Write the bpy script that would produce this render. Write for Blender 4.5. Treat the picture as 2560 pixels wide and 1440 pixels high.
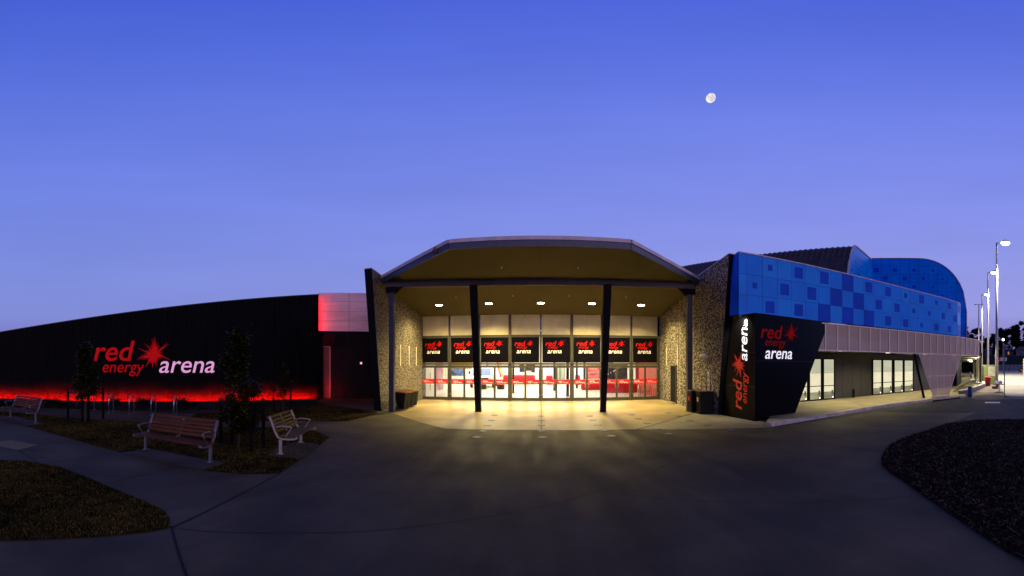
import bpy, bmesh, math, random
from mathutils import Vector, Matrix
random.seed(11)
S = bpy.context.scene
for _o in list(bpy.data.objects): bpy.data.objects.remove(_o)
COL = S.collection
PI = math.pi

# ------------------------------------------------------------------ camera (stitched panorama: cylindrical)
F = 950.0; HZ = 912.0; CX = 1350.0; EYE = 2.25
cd = bpy.data.cameras.new('camera'); cam = bpy.data.objects.new('camera', cd); COL.objects.link(cam)
cd.type = 'PANO'; cd.panorama_type = 'CENTRAL_CYLINDRICAL'
cd.central_cylindrical_range_u_min = -1280/F; cd.central_cylindrical_range_u_max = 1280/F
cd.central_cylindrical_range_v_min = -(1440-HZ)/F; cd.central_cylindrical_range_v_max = HZ/F
cd.central_cylindrical_radius = 1.0
cd.clip_start = 0.05; cd.clip_end = 6000
cam.location = (0, 0, EYE); cam.rotation_euler = (PI/2, 0, (CX-1280)/F)
S.camera = cam

# ------------------------------------------------------------------ sky
W = bpy.data.worlds.new('World'); S.world = W; W.use_nodes = True
nt = W.node_tree; nt.nodes.clear()
def s2l(c):
    return tuple(((v/255)/12.92 if v/255 <= .04045 else ((v/255+.055)/1.055)**2.4) for v in c)
def wn(t, **k):
    n = nt.nodes.new(t)
    for a, b in k.items(): setattr(n, a, b)
    return n
tc = wn('ShaderNodeTexCoord'); sep = wn('ShaderNodeSeparateXYZ'); nt.links.new(tc.outputs['Generated'], sep.inputs[0])
def ramp(stops):
    r = wn('ShaderNodeValToRGB'); r.color_ramp.interpolation = 'LINEAR'
    e = r.color_ramp.elements
    while len(e) > 1: e.remove(e[0])
    for i, (p, c) in enumerate(stops):
        q = e[0] if i == 0 else e.new(p)
        q.position = p; q.color = (*c, 1)
    return r
front = ramp([(0.0, s2l((92, 84, 140))), (.06, s2l((124, 122, 192))), (.13, s2l((136, 144, 219))), (.22, s2l((132, 145, 225))), (.40, s2l((118, 136, 230))),
              (.54, s2l((102, 124, 228))), (.64, s2l((83, 108, 221))), (.70, s2l((72, 97, 215))), (.80, (.010, .014, .07)), (1.0, (.004, .004, .012))])
back = ramp([(0.0, (.08, .14, .75)), (.12, (.07, .20, 1.1)), (.28, (.05, .14, .85)), (.40, (.03, .03, .06)), (1.0, (.004, .004, .012))])
nt.links.new(sep.outputs['Z'], front.inputs[0]); nt.links.new(sep.outputs['Z'], back.inputs[0])
mr = wn('ShaderNodeMapRange'); mr.interpolation_type = 'SMOOTHSTEP'
mr.inputs['From Min'].default_value = .15; mr.inputs['From Max'].default_value = -.35
nt.links.new(sep.outputs['Y'], mr.inputs['Value'])
mx = wn('ShaderNodeMix', data_type='RGBA'); nt.links.new(mr.outputs[0], mx.inputs[0])
nt.links.new(front.outputs[0], mx.inputs[6]); nt.links.new(back.outputs[0], mx.inputs[7])
# the sky is paler to the right (towards the afterglow) and deeper to the left; faint streaks of thin cloud
mr2 = wn('ShaderNodeMapRange'); mr2.inputs['From Min'].default_value = -1; mr2.inputs['From Max'].default_value = 1
nt.links.new(sep.outputs['X'], mr2.inputs['Value'])
tint = wn('ShaderNodeMix', data_type='RGBA'); nt.links.new(mr2.outputs[0], tint.inputs[0])
tint.inputs[6].default_value = (.92, .96, .97, 1); tint.inputs[7].default_value = (1.30, 1.16, 1.05, 1)
mp = wn('ShaderNodeMapping'); mp.inputs['Scale'].default_value = (1.2, 1.2, 9); nt.links.new(tc.outputs['Generated'], mp.inputs[0])
nz = wn('ShaderNodeTexNoise'); nz.inputs['Scale'].default_value = 1.6; nz.inputs['Detail'].default_value = 4; nt.links.new(mp.outputs[0], nz.inputs[0])
mr3 = wn('ShaderNodeMapRange'); mr3.inputs['From Min'].default_value = .3; mr3.inputs['From Max'].default_value = .7
mr3.inputs['To Min'].default_value = .965; mr3.inputs['To Max'].default_value = 1.035; nt.links.new(nz.outputs[0], mr3.inputs[0])
m1 = wn('ShaderNodeMix', data_type='RGBA', blend_type='MULTIPLY'); m1.inputs[0].default_value = 1
nt.links.new(mx.outputs[2], m1.inputs[6]); nt.links.new(tint.outputs[2], m1.inputs[7])
# pale glow added out of frame, low right, for the blue panels to reflect
nv = wn('ShaderNodeVectorMath', operation='NORMALIZE'); nt.links.new(tc.outputs['Generated'], nv.inputs[0])
dp = wn('ShaderNodeVectorMath', operation='DOT_PRODUCT'); dp.inputs[1].default_value = Vector((.975, -.12, .14)).normalized(); nt.links.new(nv.outputs[0], dp.inputs[0])
gm = wn('ShaderNodeMapRange'); gm.interpolation_type = 'SMOOTHSTEP'; gm.inputs['From Min'].default_value = .92; gm.inputs['From Max'].default_value = .985; nt.links.new(dp.outputs['Value'], gm.inputs['Value'])
gx = wn('ShaderNodeMix', data_type='RGBA', blend_type='ADD'); gx.inputs[7].default_value = (1.1, 1.0, 1.4, 1); nt.links.new(gm.outputs[0], gx.inputs[0]); nt.links.new(m1.outputs[2], gx.inputs[6]); m1 = gx
bg = wn('ShaderNodeBackground'); out = wn('ShaderNodeOutputWorld')
nt.links.new(m1.outputs[2], bg.inputs[0]); nt.links.new(mr3.outputs[0], bg.inputs[1]); nt.links.new(bg.outputs[0], out.inputs[0])

# the dusk afterglow: one very soft, weak sun low behind the camera
sd = bpy.data.lights.new('sun', 'SUN'); sun = bpy.data.objects.new('sun', sd); COL.objects.link(sun)
sd.energy = .75; sd.angle = math.radians(40); sd.color = (1, .72, .74)
_d = Vector((-.28, .94, -.10)).normalized()
sun.rotation_euler = _d.to_track_quat('-Z', 'Y').to_euler()

S.render.engine = 'CYCLES'
S.view_settings.view_transform = 'Standard'; S.view_settings.look = 'None'
S.view_settings.exposure = 0; S.view_settings.gamma = 1
S.cycles.use_denoising = True; S.cycles.max_bounces = 6; S.cycles.transparent_max_bounces = 16
S.cycles.sample_clamp_indirect = 6; S.cycles.caustics_reflective = False; S.cycles.caustics_refractive = False

# ------------------------------------------------------------------ helpers
def AZ(px): return (px-CX)/F
def G(px, py, z=0):                       # a spot on the ground seen in direction px, py
    r = (EYE-z)*F/(py-HZ); a = AZ(px)
    return (r*math.sin(a), r*math.cos(a))
def D(px, r): a = AZ(px); return (r*math.sin(a), r*math.cos(a))
def ZH(py, r): return EYE + r*(HZ-py)/F

MATS = {}
def mat(name, col, rough=.6, metal=0, var=.12, scale=6, bump=0, bscale=None, spec=.5, emit=None, es=0, col2=None, stretch=None, detail=5, coords='Object', coat=0, lo=.35, hi=.65):
    if name in MATS: return MATS[name]
    m = bpy.data.materials.new(name); m.use_nodes = True; t = m.node_tree; N = t.nodes; L = t.links
    b = N['Principled BSDF']; b.inputs['Roughness'].default_value = rough; b.inputs['Metallic'].default_value = metal
    b.inputs['Specular IOR Level'].default_value = spec; b.inputs['Coat Weight'].default_value = coat
    if emit is not None:
        b.inputs['Emission Color'].default_value = (*emit, 1); b.inputs['Emission Strength'].default_value = es
    tcn = N.new('ShaderNodeTexCoord'); src = tcn.outputs[coords]
    if stretch:
        mp_ = N.new('ShaderNodeMapping'); mp_.inputs['Scale'].default_value = stretch; L.new(src, mp_.inputs[0]); src = mp_.outputs[0]
    n = N.new('ShaderNodeTexNoise'); n.inputs['Scale'].default_value = scale; n.inputs['Detail'].default_value = detail; L.new(src, n.inputs[0])
    cr = N.new('ShaderNodeValToRGB'); cr.color_ramp.elements[0].position = lo; cr.color_ramp.elements[1].position = hi
    c2 = col2 or tuple(min(1, v*(1+var)) for v in col); c1 = col if col2 else tuple(v*(1-var) for v in col)
    cr.color_ramp.elements[0].color = (*c1, 1); cr.color_ramp.elements[1].color = (*c2, 1)
    L.new(n.outputs[0], cr.inputs[0]); L.new(cr.outputs[0], b.inputs['Base Color'])
    if bump:
        n2 = N.new('ShaderNodeTexNoise'); n2.inputs['Scale'].default_value = bscale or scale*4; n2.inputs['Detail'].default_value = 6; L.new(src, n2.inputs[0])
        bp = N.new('ShaderNodeBump'); bp.inputs['Strength'].default_value = bump; bp.inputs['Distance'].default_value = .02
        L.new(n2.outputs[0], bp.inputs['Height']); L.new(bp.outputs[0], b.inputs['Normal'])
    MATS[name] = m; return m
def emat(name, col, strength):
    if name in MATS: return MATS[name]
    m = bpy.data.materials.new(name); m.use_nodes = True; t = m.node_tree; t.nodes.clear()
    e = t.nodes.new('ShaderNodeEmission'); o = t.nodes.new('ShaderNodeOutputMaterial')
    e.inputs[0].default_value = (*col, 1); e.inputs[1].default_value = strength; t.links.new(e.outputs[0], o.inputs[0])
    MATS[name] = m; return m

MTX = {}
class MB:
    def __init__(s): s.v = []; s.f = []; s.m = []; s.k = 0
    def face(s, pts):
        i = len(s.v); s.v += [tuple(p) for p in pts]; s.f.append(tuple(range(i, i+len(pts)))); s.m.append(s.k)
    def solid(s, bot, top):               # two rings of equal length -> closed solid
        i = len(s.v); n = len(bot); s.v += [tuple(p) for p in bot]+[tuple(p) for p in top]
        s.f.append(tuple(range(i+n-1, i-1, -1))); s.f.append(tuple(range(i+n, i+2*n)))
        for k in range(n):
            j = (k+1) % n; s.f.append((i+k, i+j, i+n+j, i+n+k))
        s.m += [s.k]*(n+2)
        return s
    def box(s, x, y, z, sx, sy, sz, rz=0):  # centre x,y ; z = bottom
        c, sn = math.cos(rz), math.sin(rz); r = []
        for a, b in ((-1, -1), (1, -1), (1, 1), (-1, 1)):
            u, w = a*sx/2, b*sy/2; r.append((x+u*c-w*sn, y+u*sn+w*c))
        return s.solid([(p[0], p[1], z) for p in r], [(p[0], p[1], z+sz) for p in r])
    def prism(s, poly, z0, z1): return s.solid([(p[0], p[1], z0) for p in poly], [(p[0], p[1], z1) for p in poly])
    def wall(s, A, B, z0, z1, t=.2, off=0, z0b=None, z1b=None):   # slab on the line A-B; thickness goes to the left of A->B
        A = Vector(A[:2]); B = Vector(B[:2]); d = (B-A).normalized(); n = Vector((-d.y, d.x))
        a = A+n*off; b = B+n*off; c = B+n*(off+t); e = A+n*(off+t)
        z0b = z0 if z0b is None else z0b; z1b = z1 if z1b is None else z1b
        return s.solid([(*a, z0), (*b, z0b), (*c, z0b), (*e, z0)], [(*a, z1), (*b, z1b), (*c, z1b), (*e, z1)])
    def tube(s, pts, r, n=8, r1=None):
        pts = [Vector(p) for p in pts]; rings = []
        for i, p in enumerate(pts):
            d = (pts[min(i+1, len(pts)-1)]-pts[max(i-1, 0)]).normalized()
            u = d.cross(Vector((0, 0, 1)) if abs(d.z) < .9 else Vector((1, 0, 0))).normalized(); w = d.cross(u)
            q = r if r1 is None else r+(r1-r)*i/(len(pts)-1)
            rings.append([p+u*q*math.cos(2*PI*k/n)+w*q*math.sin(2*PI*k/n) for k in range(n)])
        i0 = len(s.v)
        for R in rings: s.v += [tuple(v) for v in R]
        for a in range(len(pts)-1):
            for k in range(n):
                j = (k+1) % n; s.f.append((i0+a*n+k, i0+a*n+j, i0+(a+1)*n+j, i0+(a+1)*n+k)); s.m.append(s.k)
        s.f.append(tuple(range(i0+n-1, i0-1, -1))); e = i0+(len(pts)-1)*n; s.f.append(tuple(range(e, e+n))); s.m += [s.k]*2
        return s
    def lathe(s, prof, x=0, y=0, z=0, n=20):
        i0 = len(s.v)
        for r, h in prof: s.v += [(x+r*math.cos(2*PI*k/n), y+r*math.sin(2*PI*k/n), z+h) for k in range(n)]
        for a in range(len(prof)-1):
            for k in range(n):
                j = (k+1) % n; s.f.append((i0+a*n+k, i0+a*n+j, i0+(a+1)*n+j, i0+(a+1)*n+k)); s.m.append(s.k)
        s.f.append(tuple(range(i0+n-1, i0-1, -1))); e = i0+(len(prof)-1)*n; s.f.append(tuple(range(e, e+n))); s.m += [s.k]*2
        return s
    def ball(s, c, r, n=8, q=(1, 1, 1)):
        prof = [(max(1e-4, r*math.sin(PI*i/n)), -r*math.cos(PI*i/n)) for i in range(n+1)]
        i0 = len(s.v); s.lathe(prof, 0, 0, 0, n*2)
        for i in range(i0, len(s.v)):
            v = s.v[i]; s.v[i] = (c[0]+v[0]*q[0], c[1]+v[1]*q[1], c[2]+v[2]*q[2])
        return s
    def mesh(s, name, mats, inv=None, smooth=False):
        me = bpy.data.meshes.new(name)
        vs = s.v if inv is None else [tuple(inv @ Vector(v)) for v in s.v]
        me.from_pydata(vs, [], s.f); 
        for m in mats: me.materials.append(m)
        if len(mats) > 1: me.polygons.foreach_set('material_index', s.m)
        if smooth:
            me.polygons.foreach_set('use_smooth', [len(f) <= 4 for f in s.f])
        me.update(); return me
    def build(s, name, m, parent=None, smooth=False, world=True, bevel=0, **props):
        mats = m if isinstance(m, (list, tuple)) else [m]
        inv = MTX[parent.name].inverted() if (parent is not None and world and parent.name in MTX) else None
        o = bpy.data.objects.new(name, s.mesh(name, mats, inv, smooth)); COL.objects.link(o)
        if parent is not None: o.parent = parent; MTX[o.name] = MTX.get(parent.name, Matrix())
        if bevel:
            b = o.modifiers.new('bevel', 'BEVEL'); b.width = bevel; b.segments = 2; b.limit_method = 'ANGLE'
        for k, v in props.items(): o[k] = v
        return o
def thing(name, label, cat, loc=(0, 0, 0), rz=0, group=None):
    o = bpy.data.objects.new(name, None); COL.objects.link(o); o.location = loc; o.rotation_euler = (0, 0, rz); o.empty_display_size = .2
    o['label'] = label; o['category'] = cat
    if group: o['group'] = group
    MTX[o.name] = Matrix.Translation(loc) @ Matrix.Rotation(rz, 4, 'Z'); return o
def tag(o, label, cat, group=None):
    o['label'] = label; o['category'] = cat
    if group: o['group'] = group
    return o
def dup(root, loc, rz, label, group=None):
    r = root.copy(); COL.objects.link(r); r.location = loc; r.rotation_euler = (0, 0, rz); r['label'] = label
    if group: r['group'] = group
    def rec(src, dst):
        for ch in list(src.children):
            c = ch.copy(); COL.objects.link(c); c.parent = dst; rec(ch, c)
    rec(root, r); return r
def struct(name, mb, m, **k): return mb.build(name, m, kind='structure', **k)
def lamp(name, kind, loc, energy, col, parent=None, size=.1, spot=None, blend=.5, tgt=None, sizey=None):
    l = bpy.data.lights.new(name, kind); o = bpy.data.objects.new(name, l); COL.objects.link(o)
    l.energy = energy; l.color = col
    if kind == 'AREA':
        l.size = size
        if sizey: l.shape = 'RECTANGLE'; l.size_y = sizey
    else: l.shadow_soft_size = size
    if kind == 'SPOT': l.spot_size = spot; l.spot_blend = blend
    loc = Vector(loc)
    if tgt is not None: q = (Vector(tgt)-loc).to_track_quat('-Z', 'Y')
    else: q = Vector((0, 0, -1)).to_track_quat('-Z', 'Y')
    if parent is not None:
        o.parent = parent; i = MTX[parent.name].inverted(); o.location = i @ loc; o.rotation_euler = (i.to_3x3().to_quaternion() @ q).to_euler()
    else: o.location = loc; o.rotation_euler = q.to_euler()
    return o

# ------------------------------------------------------------------ materials
CONC = mat('concrete', (.095, .084, .062), .75, scale=.7, col2=(.15, .13, .10), bump=.25, bscale=60, detail=9, lo=.3, hi=.7)
def make_brushed(name, c1, c2, rough, rvar, fan=False):
    m = mat(name, c1, rough, scale=.55, col2=c2, detail=9, lo=.36, hi=.64); t = m.node_tree; N = t.nodes; L = t.links; b = N['Principled BSDF']
    tcn = N.new('ShaderNodeTexCoord'); mp_ = N.new('ShaderNodeMapping'); mp_.inputs['Scale'].default_value = (2.4, .45, 1); L.new(tcn.outputs['Object'], mp_.inputs[0])
    w = N.new('ShaderNodeTexNoise'); w.inputs['Scale'].default_value = 1.3; w.inputs['Detail'].default_value = 7; w.inputs['Distortion'].default_value = .3; L.new(mp_.outputs[0], w.inputs[0])
    r = N.new('ShaderNodeMapRange'); r.inputs['From Min'].default_value = .3; r.inputs['From Max'].default_value = .7
    r.inputs['To Min'].default_value = rough-rvar; r.inputs['To Max'].default_value = rough+rvar; L.new(w.outputs[0], r.inputs[0]); L.new(r.outputs[0], b.inputs['Roughness'])
    base = b.inputs['Base Color'].links[0].from_socket
    g = N.new('ShaderNodeMapRange'); g.inputs['From Min'].default_value = .3; g.inputs['From Max'].default_value = .7; g.inputs['To Min'].default_value = .8; g.inputs['To Max'].default_value = 1.18
    L.new(w.outputs[0], g.inputs[0])
    if fan:
        sx = N.new('ShaderNodeSeparateXYZ'); L.new(tcn.outputs['Object'], sx.inputs[0])
        sb = N.new('ShaderNodeMath'); sb.operation = 'SUBTRACT'; sb.inputs[0].default_value = 25; L.new(sx.outputs[1], sb.inputs[1])
        at = N.new('ShaderNodeMath'); at.operation = 'ARCTAN2'; L.new(sx.outputs[0], at.inputs[0]); L.new(sb.outputs[0], at.inputs[1])
        ml = N.new('ShaderNodeMath'); ml.operation = 'MULTIPLY'; ml.inputs[1].default_value = 26; L.new(at.outputs[0], ml.inputs[0])
        m5 = N.new('ShaderNodeMath'); m5.operation = 'MULTIPLY'; m5.inputs[1].default_value = .12; L.new(sb.outputs[0], m5.inputs[0])
        cb = N.new('ShaderNodeCombineXYZ'); L.new(ml.outputs[0], cb.inputs[0]); L.new(m5.outputs[0], cb.inputs[1])
        fn_ = N.new('ShaderNodeTexNoise'); fn_.inputs['Scale'].default_value = 1.6; fn_.inputs['Detail'].default_value = 5; L.new(cb.outputs[0], fn_.inputs[0])
        fm = N.new('ShaderNodeMapRange'); fm.inputs['From Min'].default_value = .32; fm.inputs['From Max'].default_value = .68; fm.inputs['To Min'].default_value = .90; fm.inputs['To Max'].default_value = 1.12; L.new(fn_.outputs[0], fm.inputs[0])
        k5 = N.new('ShaderNodeMath'); k5.operation = 'MULTIPLY'; L.new(g.outputs[0], k5.inputs[0]); L.new(fm.outputs[0], k5.inputs[1]); g = k5
    n4 = N.new('ShaderNodeTexNoise'); n4.inputs['Scale'].default_value = 45; n4.inputs['Detail'].default_value = 6; L.new(tcn.outputs['Object'], n4.inputs[0])
    g4 = N.new('ShaderNodeMapRange'); g4.inputs['From Min'].default_value = .3; g4.inputs['From Max'].default_value = .7; g4.inputs['To Min'].default_value = .86; g4.inputs['To Max'].default_value = 1.12
    L.new(n4.outputs[0], g4.inputs[0])
    k = N.new('ShaderNodeMath'); k.operation = 'MULTIPLY'; L.new(g.outputs[0], k.inputs[0]); L.new(g4.outputs[0], k.inputs[1])
    v = N.new('ShaderNodeVectorMath'); v.operation = 'SCALE'; L.new(base, v.inputs[0]); L.new(k.outputs[0], v.inputs['Scale']); L.new(v.outputs[0], b.inputs['Base Color'])
    bp = N.new('ShaderNodeBump'); bp.inputs['Strength'].default_value = .15; bp.inputs['Distance'].default_value = .01; L.new(n4.outputs[0], bp.inputs['Height']); L.new(bp.outputs[0], b.inputs['Normal'])
    return m
PAVE = make_brushed('paving_concrete', (.078, .064, .042), (.138, .110, .070), .66, .14, True)
PADC = mat('pad_concrete', (.085, .064, .038), .8, scale=1.5, var=.25, bump=.2, bscale=70)
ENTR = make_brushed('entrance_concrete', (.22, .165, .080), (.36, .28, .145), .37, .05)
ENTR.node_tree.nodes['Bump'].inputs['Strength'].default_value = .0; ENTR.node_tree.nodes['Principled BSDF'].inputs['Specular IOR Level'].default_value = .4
PAVE.node_tree.nodes['Principled BSDF'].inputs['Specular IOR Level'].default_value = .15
FOOT = make_brushed('footpath_concrete', (.22, .19, .14), (.30, .27, .20), .65, .1)
KERB = mat('kerb_concrete', (.50, .42, .35), .7, scale=3, var=.25, bump=.2)
ASPH = mat('asphalt', (.030, .028, .027), .85, scale=1.3, var=.5, bump=.5, bscale=120, detail=9)
SOIL = mat('soil', (.012, .010, .007), .95, scale=5, var=.4, bump=.6, bscale=30)
MULB = mat('mulch_bed', (.008, .006, .004), .95, spec=.03, scale=22, col2=(.045, .032, .026), bump=1.0, bscale=60, detail=8)
GRSB = mat('turf', (.009, .008, .002), .95, spec=.03, scale=3, col2=(.075, .05, .012), bump=.8, bscale=90, detail=9)
BLACK = mat('black_cladding', (.0045, .0035, .0035), .6, var=.55, scale=9, stretch=(1, 1, .06), spec=.04)  # vertical streaks paint the uneven red light scallops into the colour
BLACKM = mat('black_matt', (.005, .005, .006), .7, var=.3, scale=3, spec=.1)
DARKM = mat('charcoal_metal', (.035, .035, .042), .45, metal=.3, var=.15, scale=4)
BEAMM = mat('brown_steel', (.05, .028, .020), .5, metal=.2, var=.2, scale=3)
WHITEM = mat('ribbed_white_metal_red_spill', (.50, .31, .34), .45, metal=.25, var=.12, scale=.9, stretch=(.4, .4, 3))  # white metal; pink of the red light spill put into its colour
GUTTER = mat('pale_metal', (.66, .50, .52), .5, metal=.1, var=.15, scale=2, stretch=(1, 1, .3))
SOFF = mat('soffit_paint', (.076, .069, .044), .7, spec=.1, var=.06, scale=.8)
OLIVE = mat('olive_aluminium', (.050, .045, .022), .42, metal=.35, var=.12, scale=3)
CREAM = mat('cream_panel', (.50, .42, .26), .45, var=.12, scale=1.2, stretch=(1, 1, .6))
SIGNK = mat('sign_black', (.003, .0025, .0025), .3, var=.2, spec=.06)
REDP = mat('sign_red', (.50, .002, .002), .5, spec=.1, var=.06)
WHITEP = mat('sign_white', (.80, .78, .74), .45, var=.04)
STEEL = mat('stainless', (.55, .55, .55), .28, metal=.9, var=.1)
BLUE1 = mat('blue_panel', (.001, .27, .96), .45, spec=.14, var=.10, scale=.8)
BLUE2 = mat('blue_panel_light', (.002, .31, .97), .42, spec=.14, var=.10, scale=.8)
BLUE3 = mat('blue_panel_dark', (.001, .085, .62), .5, spec=.10, var=.12, scale=.8)
ROOFD = mat('dark_roofing', (.085, .07, .085), .45, metal=.3, var=.2, scale=2)
MESHM = mat('perforated_metal', (.20, .165, .165), .6, metal=.1, var=.06, scale=2)
MESHF = mat('mesh_frame', (.95, .74, .58), .5, metal=.1, var=.06, scale=2)
WOODR = mat('red_timber', (.115, .034, .011), .55, spec=.2, scale=3, var=.35, stretch=(.6, 9, 9))
WOODY = mat('yellow_timber', (.145, .075, .008), .55, spec=.2, scale=3, var=.35, stretch=(.6, 9, 9))
CASTM = mat('cast_aluminium', (.30, .28, .28), .35, metal=.75, var=.12, scale=6)
CASTP = mat('painted_cast', (.45, .34, .28), .5, metal=.15, var=.1, scale=6)
BARK = mat('bark', (.07, .045, .03), .9, scale=12, var=.4, bump=.5, stretch=(1, 1, .3))
LEAFD = mat('leaf_dark', (.006, .008, .002), .5, spec=.08, var=.5, scale=3)
LEAFM = mat('leaf_mid', (.022, .024, .003), .45, spec=.08, var=.5, scale=3)
LEAFO = mat('leaf_olive', (.13, .11, .010), .45, spec=.08, var=.4, scale=3)
WHITEI = mat('interior_white', (.80, .79, .76), .6, var=.03)
FLOORI = mat('lobby_floor', (.62, .56, .44), .35, var=.06, scale=1)
REDI = mat('red_counter', (.60, .004, .008), .35, var=.05)
BLACKI = mat('black_plastic', (.012, .012, .012), .4, var=.2)

def pebble_mat():
    m = bpy.data.materials.new('pebble_concrete'); m.use_nodes = True; t = m.node_tree; N = t.nodes; L = t.links; b = N['Principled BSDF']
    c = N.new('ShaderNodeTexCoord')
    v = N.new('ShaderNodeTexVoronoi'); v.inputs['Scale'].default_value = 15; L.new(c.outputs['Object'], v.inputs[0])
    cr = N.new('ShaderNodeValToRGB'); e = cr.color_ramp.elements; e[0].position = 0; e[0].color = (.03, .02, .01, 1); e[1].position = 1; e[1].color = (.66, .57, .42, 1)
    q = e.new(.5); q.color = (.24, .19, .13, 1)
    sp = N.new('ShaderNodeSeparateColor'); L.new(v.outputs['Color'], sp.inputs[0]); L.new(sp.outputs[0], cr.inputs[0])
    d = N.new('ShaderNodeMapRange'); d.inputs['From Min'].default_value = .25; d.inputs['From Max'].default_value = .62; d.inputs['To Min'].default_value = 1; d.inputs['To Max'].default_value = .12
    L.new(v.outputs['Distance'], d.inputs[0])
    s = N.new('ShaderNodeVectorMath'); s.operation = 'SCALE'; L.new(cr.outputs[0], s.inputs[0]); L.new(d.outputs[0], s.inputs['Scale']); L.new(s.outputs[0], b.inputs['Base Color'])
    b.inputs['Roughness'].default_value = .7
    bp = N.new('ShaderNodeBump'); bp.inputs['Strength'].default_value = .9; bp.inputs['Distance'].default_value = .03; bp.invert = True
    L.new(v.outputs['Distance'], bp.inputs['Height']); L.new(bp.outputs[0], b.inputs['Normal']); return m
PEB = pebble_mat()
def glass_mat(name, tint=(.96, .98, .97), gloss=.07):
    m = bpy.data.materials.new(name); m.use_nodes = True; t = m.node_tree; t.nodes.clear(); N = t.nodes; L = t.links
    o = N.new('ShaderNodeOutputMaterial'); mx_ = N.new('ShaderNodeMixShader'); tr = N.new('ShaderNodeBsdfTransparent'); g = N.new('ShaderNodeBsdfGlossy')
    tr.inputs[0].default_value = (*tint, 1); g.inputs['Roughness'].default_value = .03; mx_.inputs[0].default_value = gloss
    L.new(tr.outputs[0], mx_.inputs[1]); L.new(g.outputs[0], mx_.inputs[2]); L.new(mx_.outputs[0], o.inputs[0]); return m
GLASS = glass_mat('door_glass')

# ------------------------------------------------------------------ lettering and the burst emblem
def text_mesh(s, off, shear=.22, ext=.5):
    c = bpy.data.curves.new('t', 'FONT'); c.body = s; c.offset = off; c.shear = shear; c.extrude = ext; c.resolution_u = 4
    o = bpy.data.objects.new('t', c); COL.objects.link(o); dg = bpy.context.evaluated_depsgraph_get()
    me = bpy.data.meshes.new_from_object(o.evaluated_get(dg)); bpy.data.objects.remove(o)
    vs = [v.co.copy() for v in me.vertices]; fs = [tuple(p.vertices) for p in me.polygons]; bpy.data.meshes.remove(me)
    x0 = min(v.x for v in vs); x1 = max(v.x for v in vs); y0 = min(v.y for v in vs); y1 = max(v.y for v in vs)
    return [((v.x-x0)/(x1-x0), (v.y-y0)/(y1-y0), v.z/(2*ext)+.5) for v in vs], fs
TX = {'red': text_mesh('red', .010), 'energy': text_mesh('energy', .0), 'arena': text_mesh('arena', .004)}
def burst():
    rnd = random.Random(5); vs = []; fs = []
    def spike(a, l, w, bend=0):
        b0 = .16; n = 4; pts = []
        for i in range(n+1):
            t = i/n; r = b0+(l-b0)*t; aa = a+bend*t*t; ww = w*(1-t)+.004
            c = Vector((math.cos(aa)*r, math.sin(aa)*r)); p = Vector((-math.sin(aa), math.cos(aa)))*ww; pts.append((c-p, c+p))
        for i in range(n):
            a0, a1 = pts[i]; b0_, b1_ = pts[i+1]; k = len(vs)
            for z in (0, 1): vs.extend([(a0.x, a0.y, z), (b0_.x, b0_.y, z), (b1_.x, b1_.y, z), (a1.x, a1.y, z)])
            fs.extend([(k, k+1, k+2, k+3), (k+4, k+7, k+6, k+5), (k, k+4, k+5, k+1), (k+3, k+2, k+6, k+7)])
    for a, l, w, b in ((90, 1.0, .05, 0), (84, .95, .035, .05), (98, .9, .03, 0), (76, .75, .04, .1), (70, .68, .05, 0), (60, .6, .04, 0), (36, 1.05, .05, 0), (42, 1.0, .03, 0), (-12, 1.0, .05, -.12), (-6, .55, .05, 0),
                       (15, .5, .06, 0), (122, .82, .035, .15), (108, .65, .04, 0), (135, .45, .05, 0), (160, 1.0, .04, -.05), (150, .5, .05, 0), (184, .75, .04, 0), (190, .95, .05, 0), (196, 1.0, .06, 0), (204, .7, .05, 0), (172, .6, .05, 0),
                       (235, .85, .07, 0), (262, .75, .08, 0), (282, .7, .06, 0), (250, .55, .06, 0), (300, .4, .07, 0), (320, .38, .06, 0), (220, .5, .06, 0)):
        spike(math.radians(a), l, w*.85, b)
    for _ in range(26): spike(rnd.uniform(0, 2*PI), rnd.uniform(.3, .55), rnd.uniform(.02, .045), rnd.uniform(-.1, .1))
    n = 18; k = len(vs); ring = [(.20*math.cos(2*PI*i/n)*(1+.12*math.sin(i*2.3)), .20*math.sin(2*PI*i/n)*(1+.12*math.cos(i*1.7))) for i in range(n)]
    for z in (-.15, 1.15): vs.extend([(x, y, z) for x, y in ring])
    fs.append(tuple(range(k, k+n))); fs.append(tuple(range(k+2*n-1, k+n-1, -1)))
    for i in range(n): j = (i+1) % n; fs.append((k+i, k+j, k+n+j, k+n+i))
    return [(x, y, z) for x, y, z in vs], fs
BUR = burst()
def put(mb, src, x0, y0, x1, y1, O, u, v, off, th, flipn=False):
    n = u.cross(v).normalized(); k = len(mb.v)
    for x, y, z in src[0]:
        p = O+u*(x0+(x1-x0)*x)+v*(y0+(y1-y0)*y)+n*(off+z*th); mb.v.append(tuple(p))
    for f in src[1]: mb.f.append(tuple(k+i for i in f)); mb.m.append(mb.k)
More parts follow.
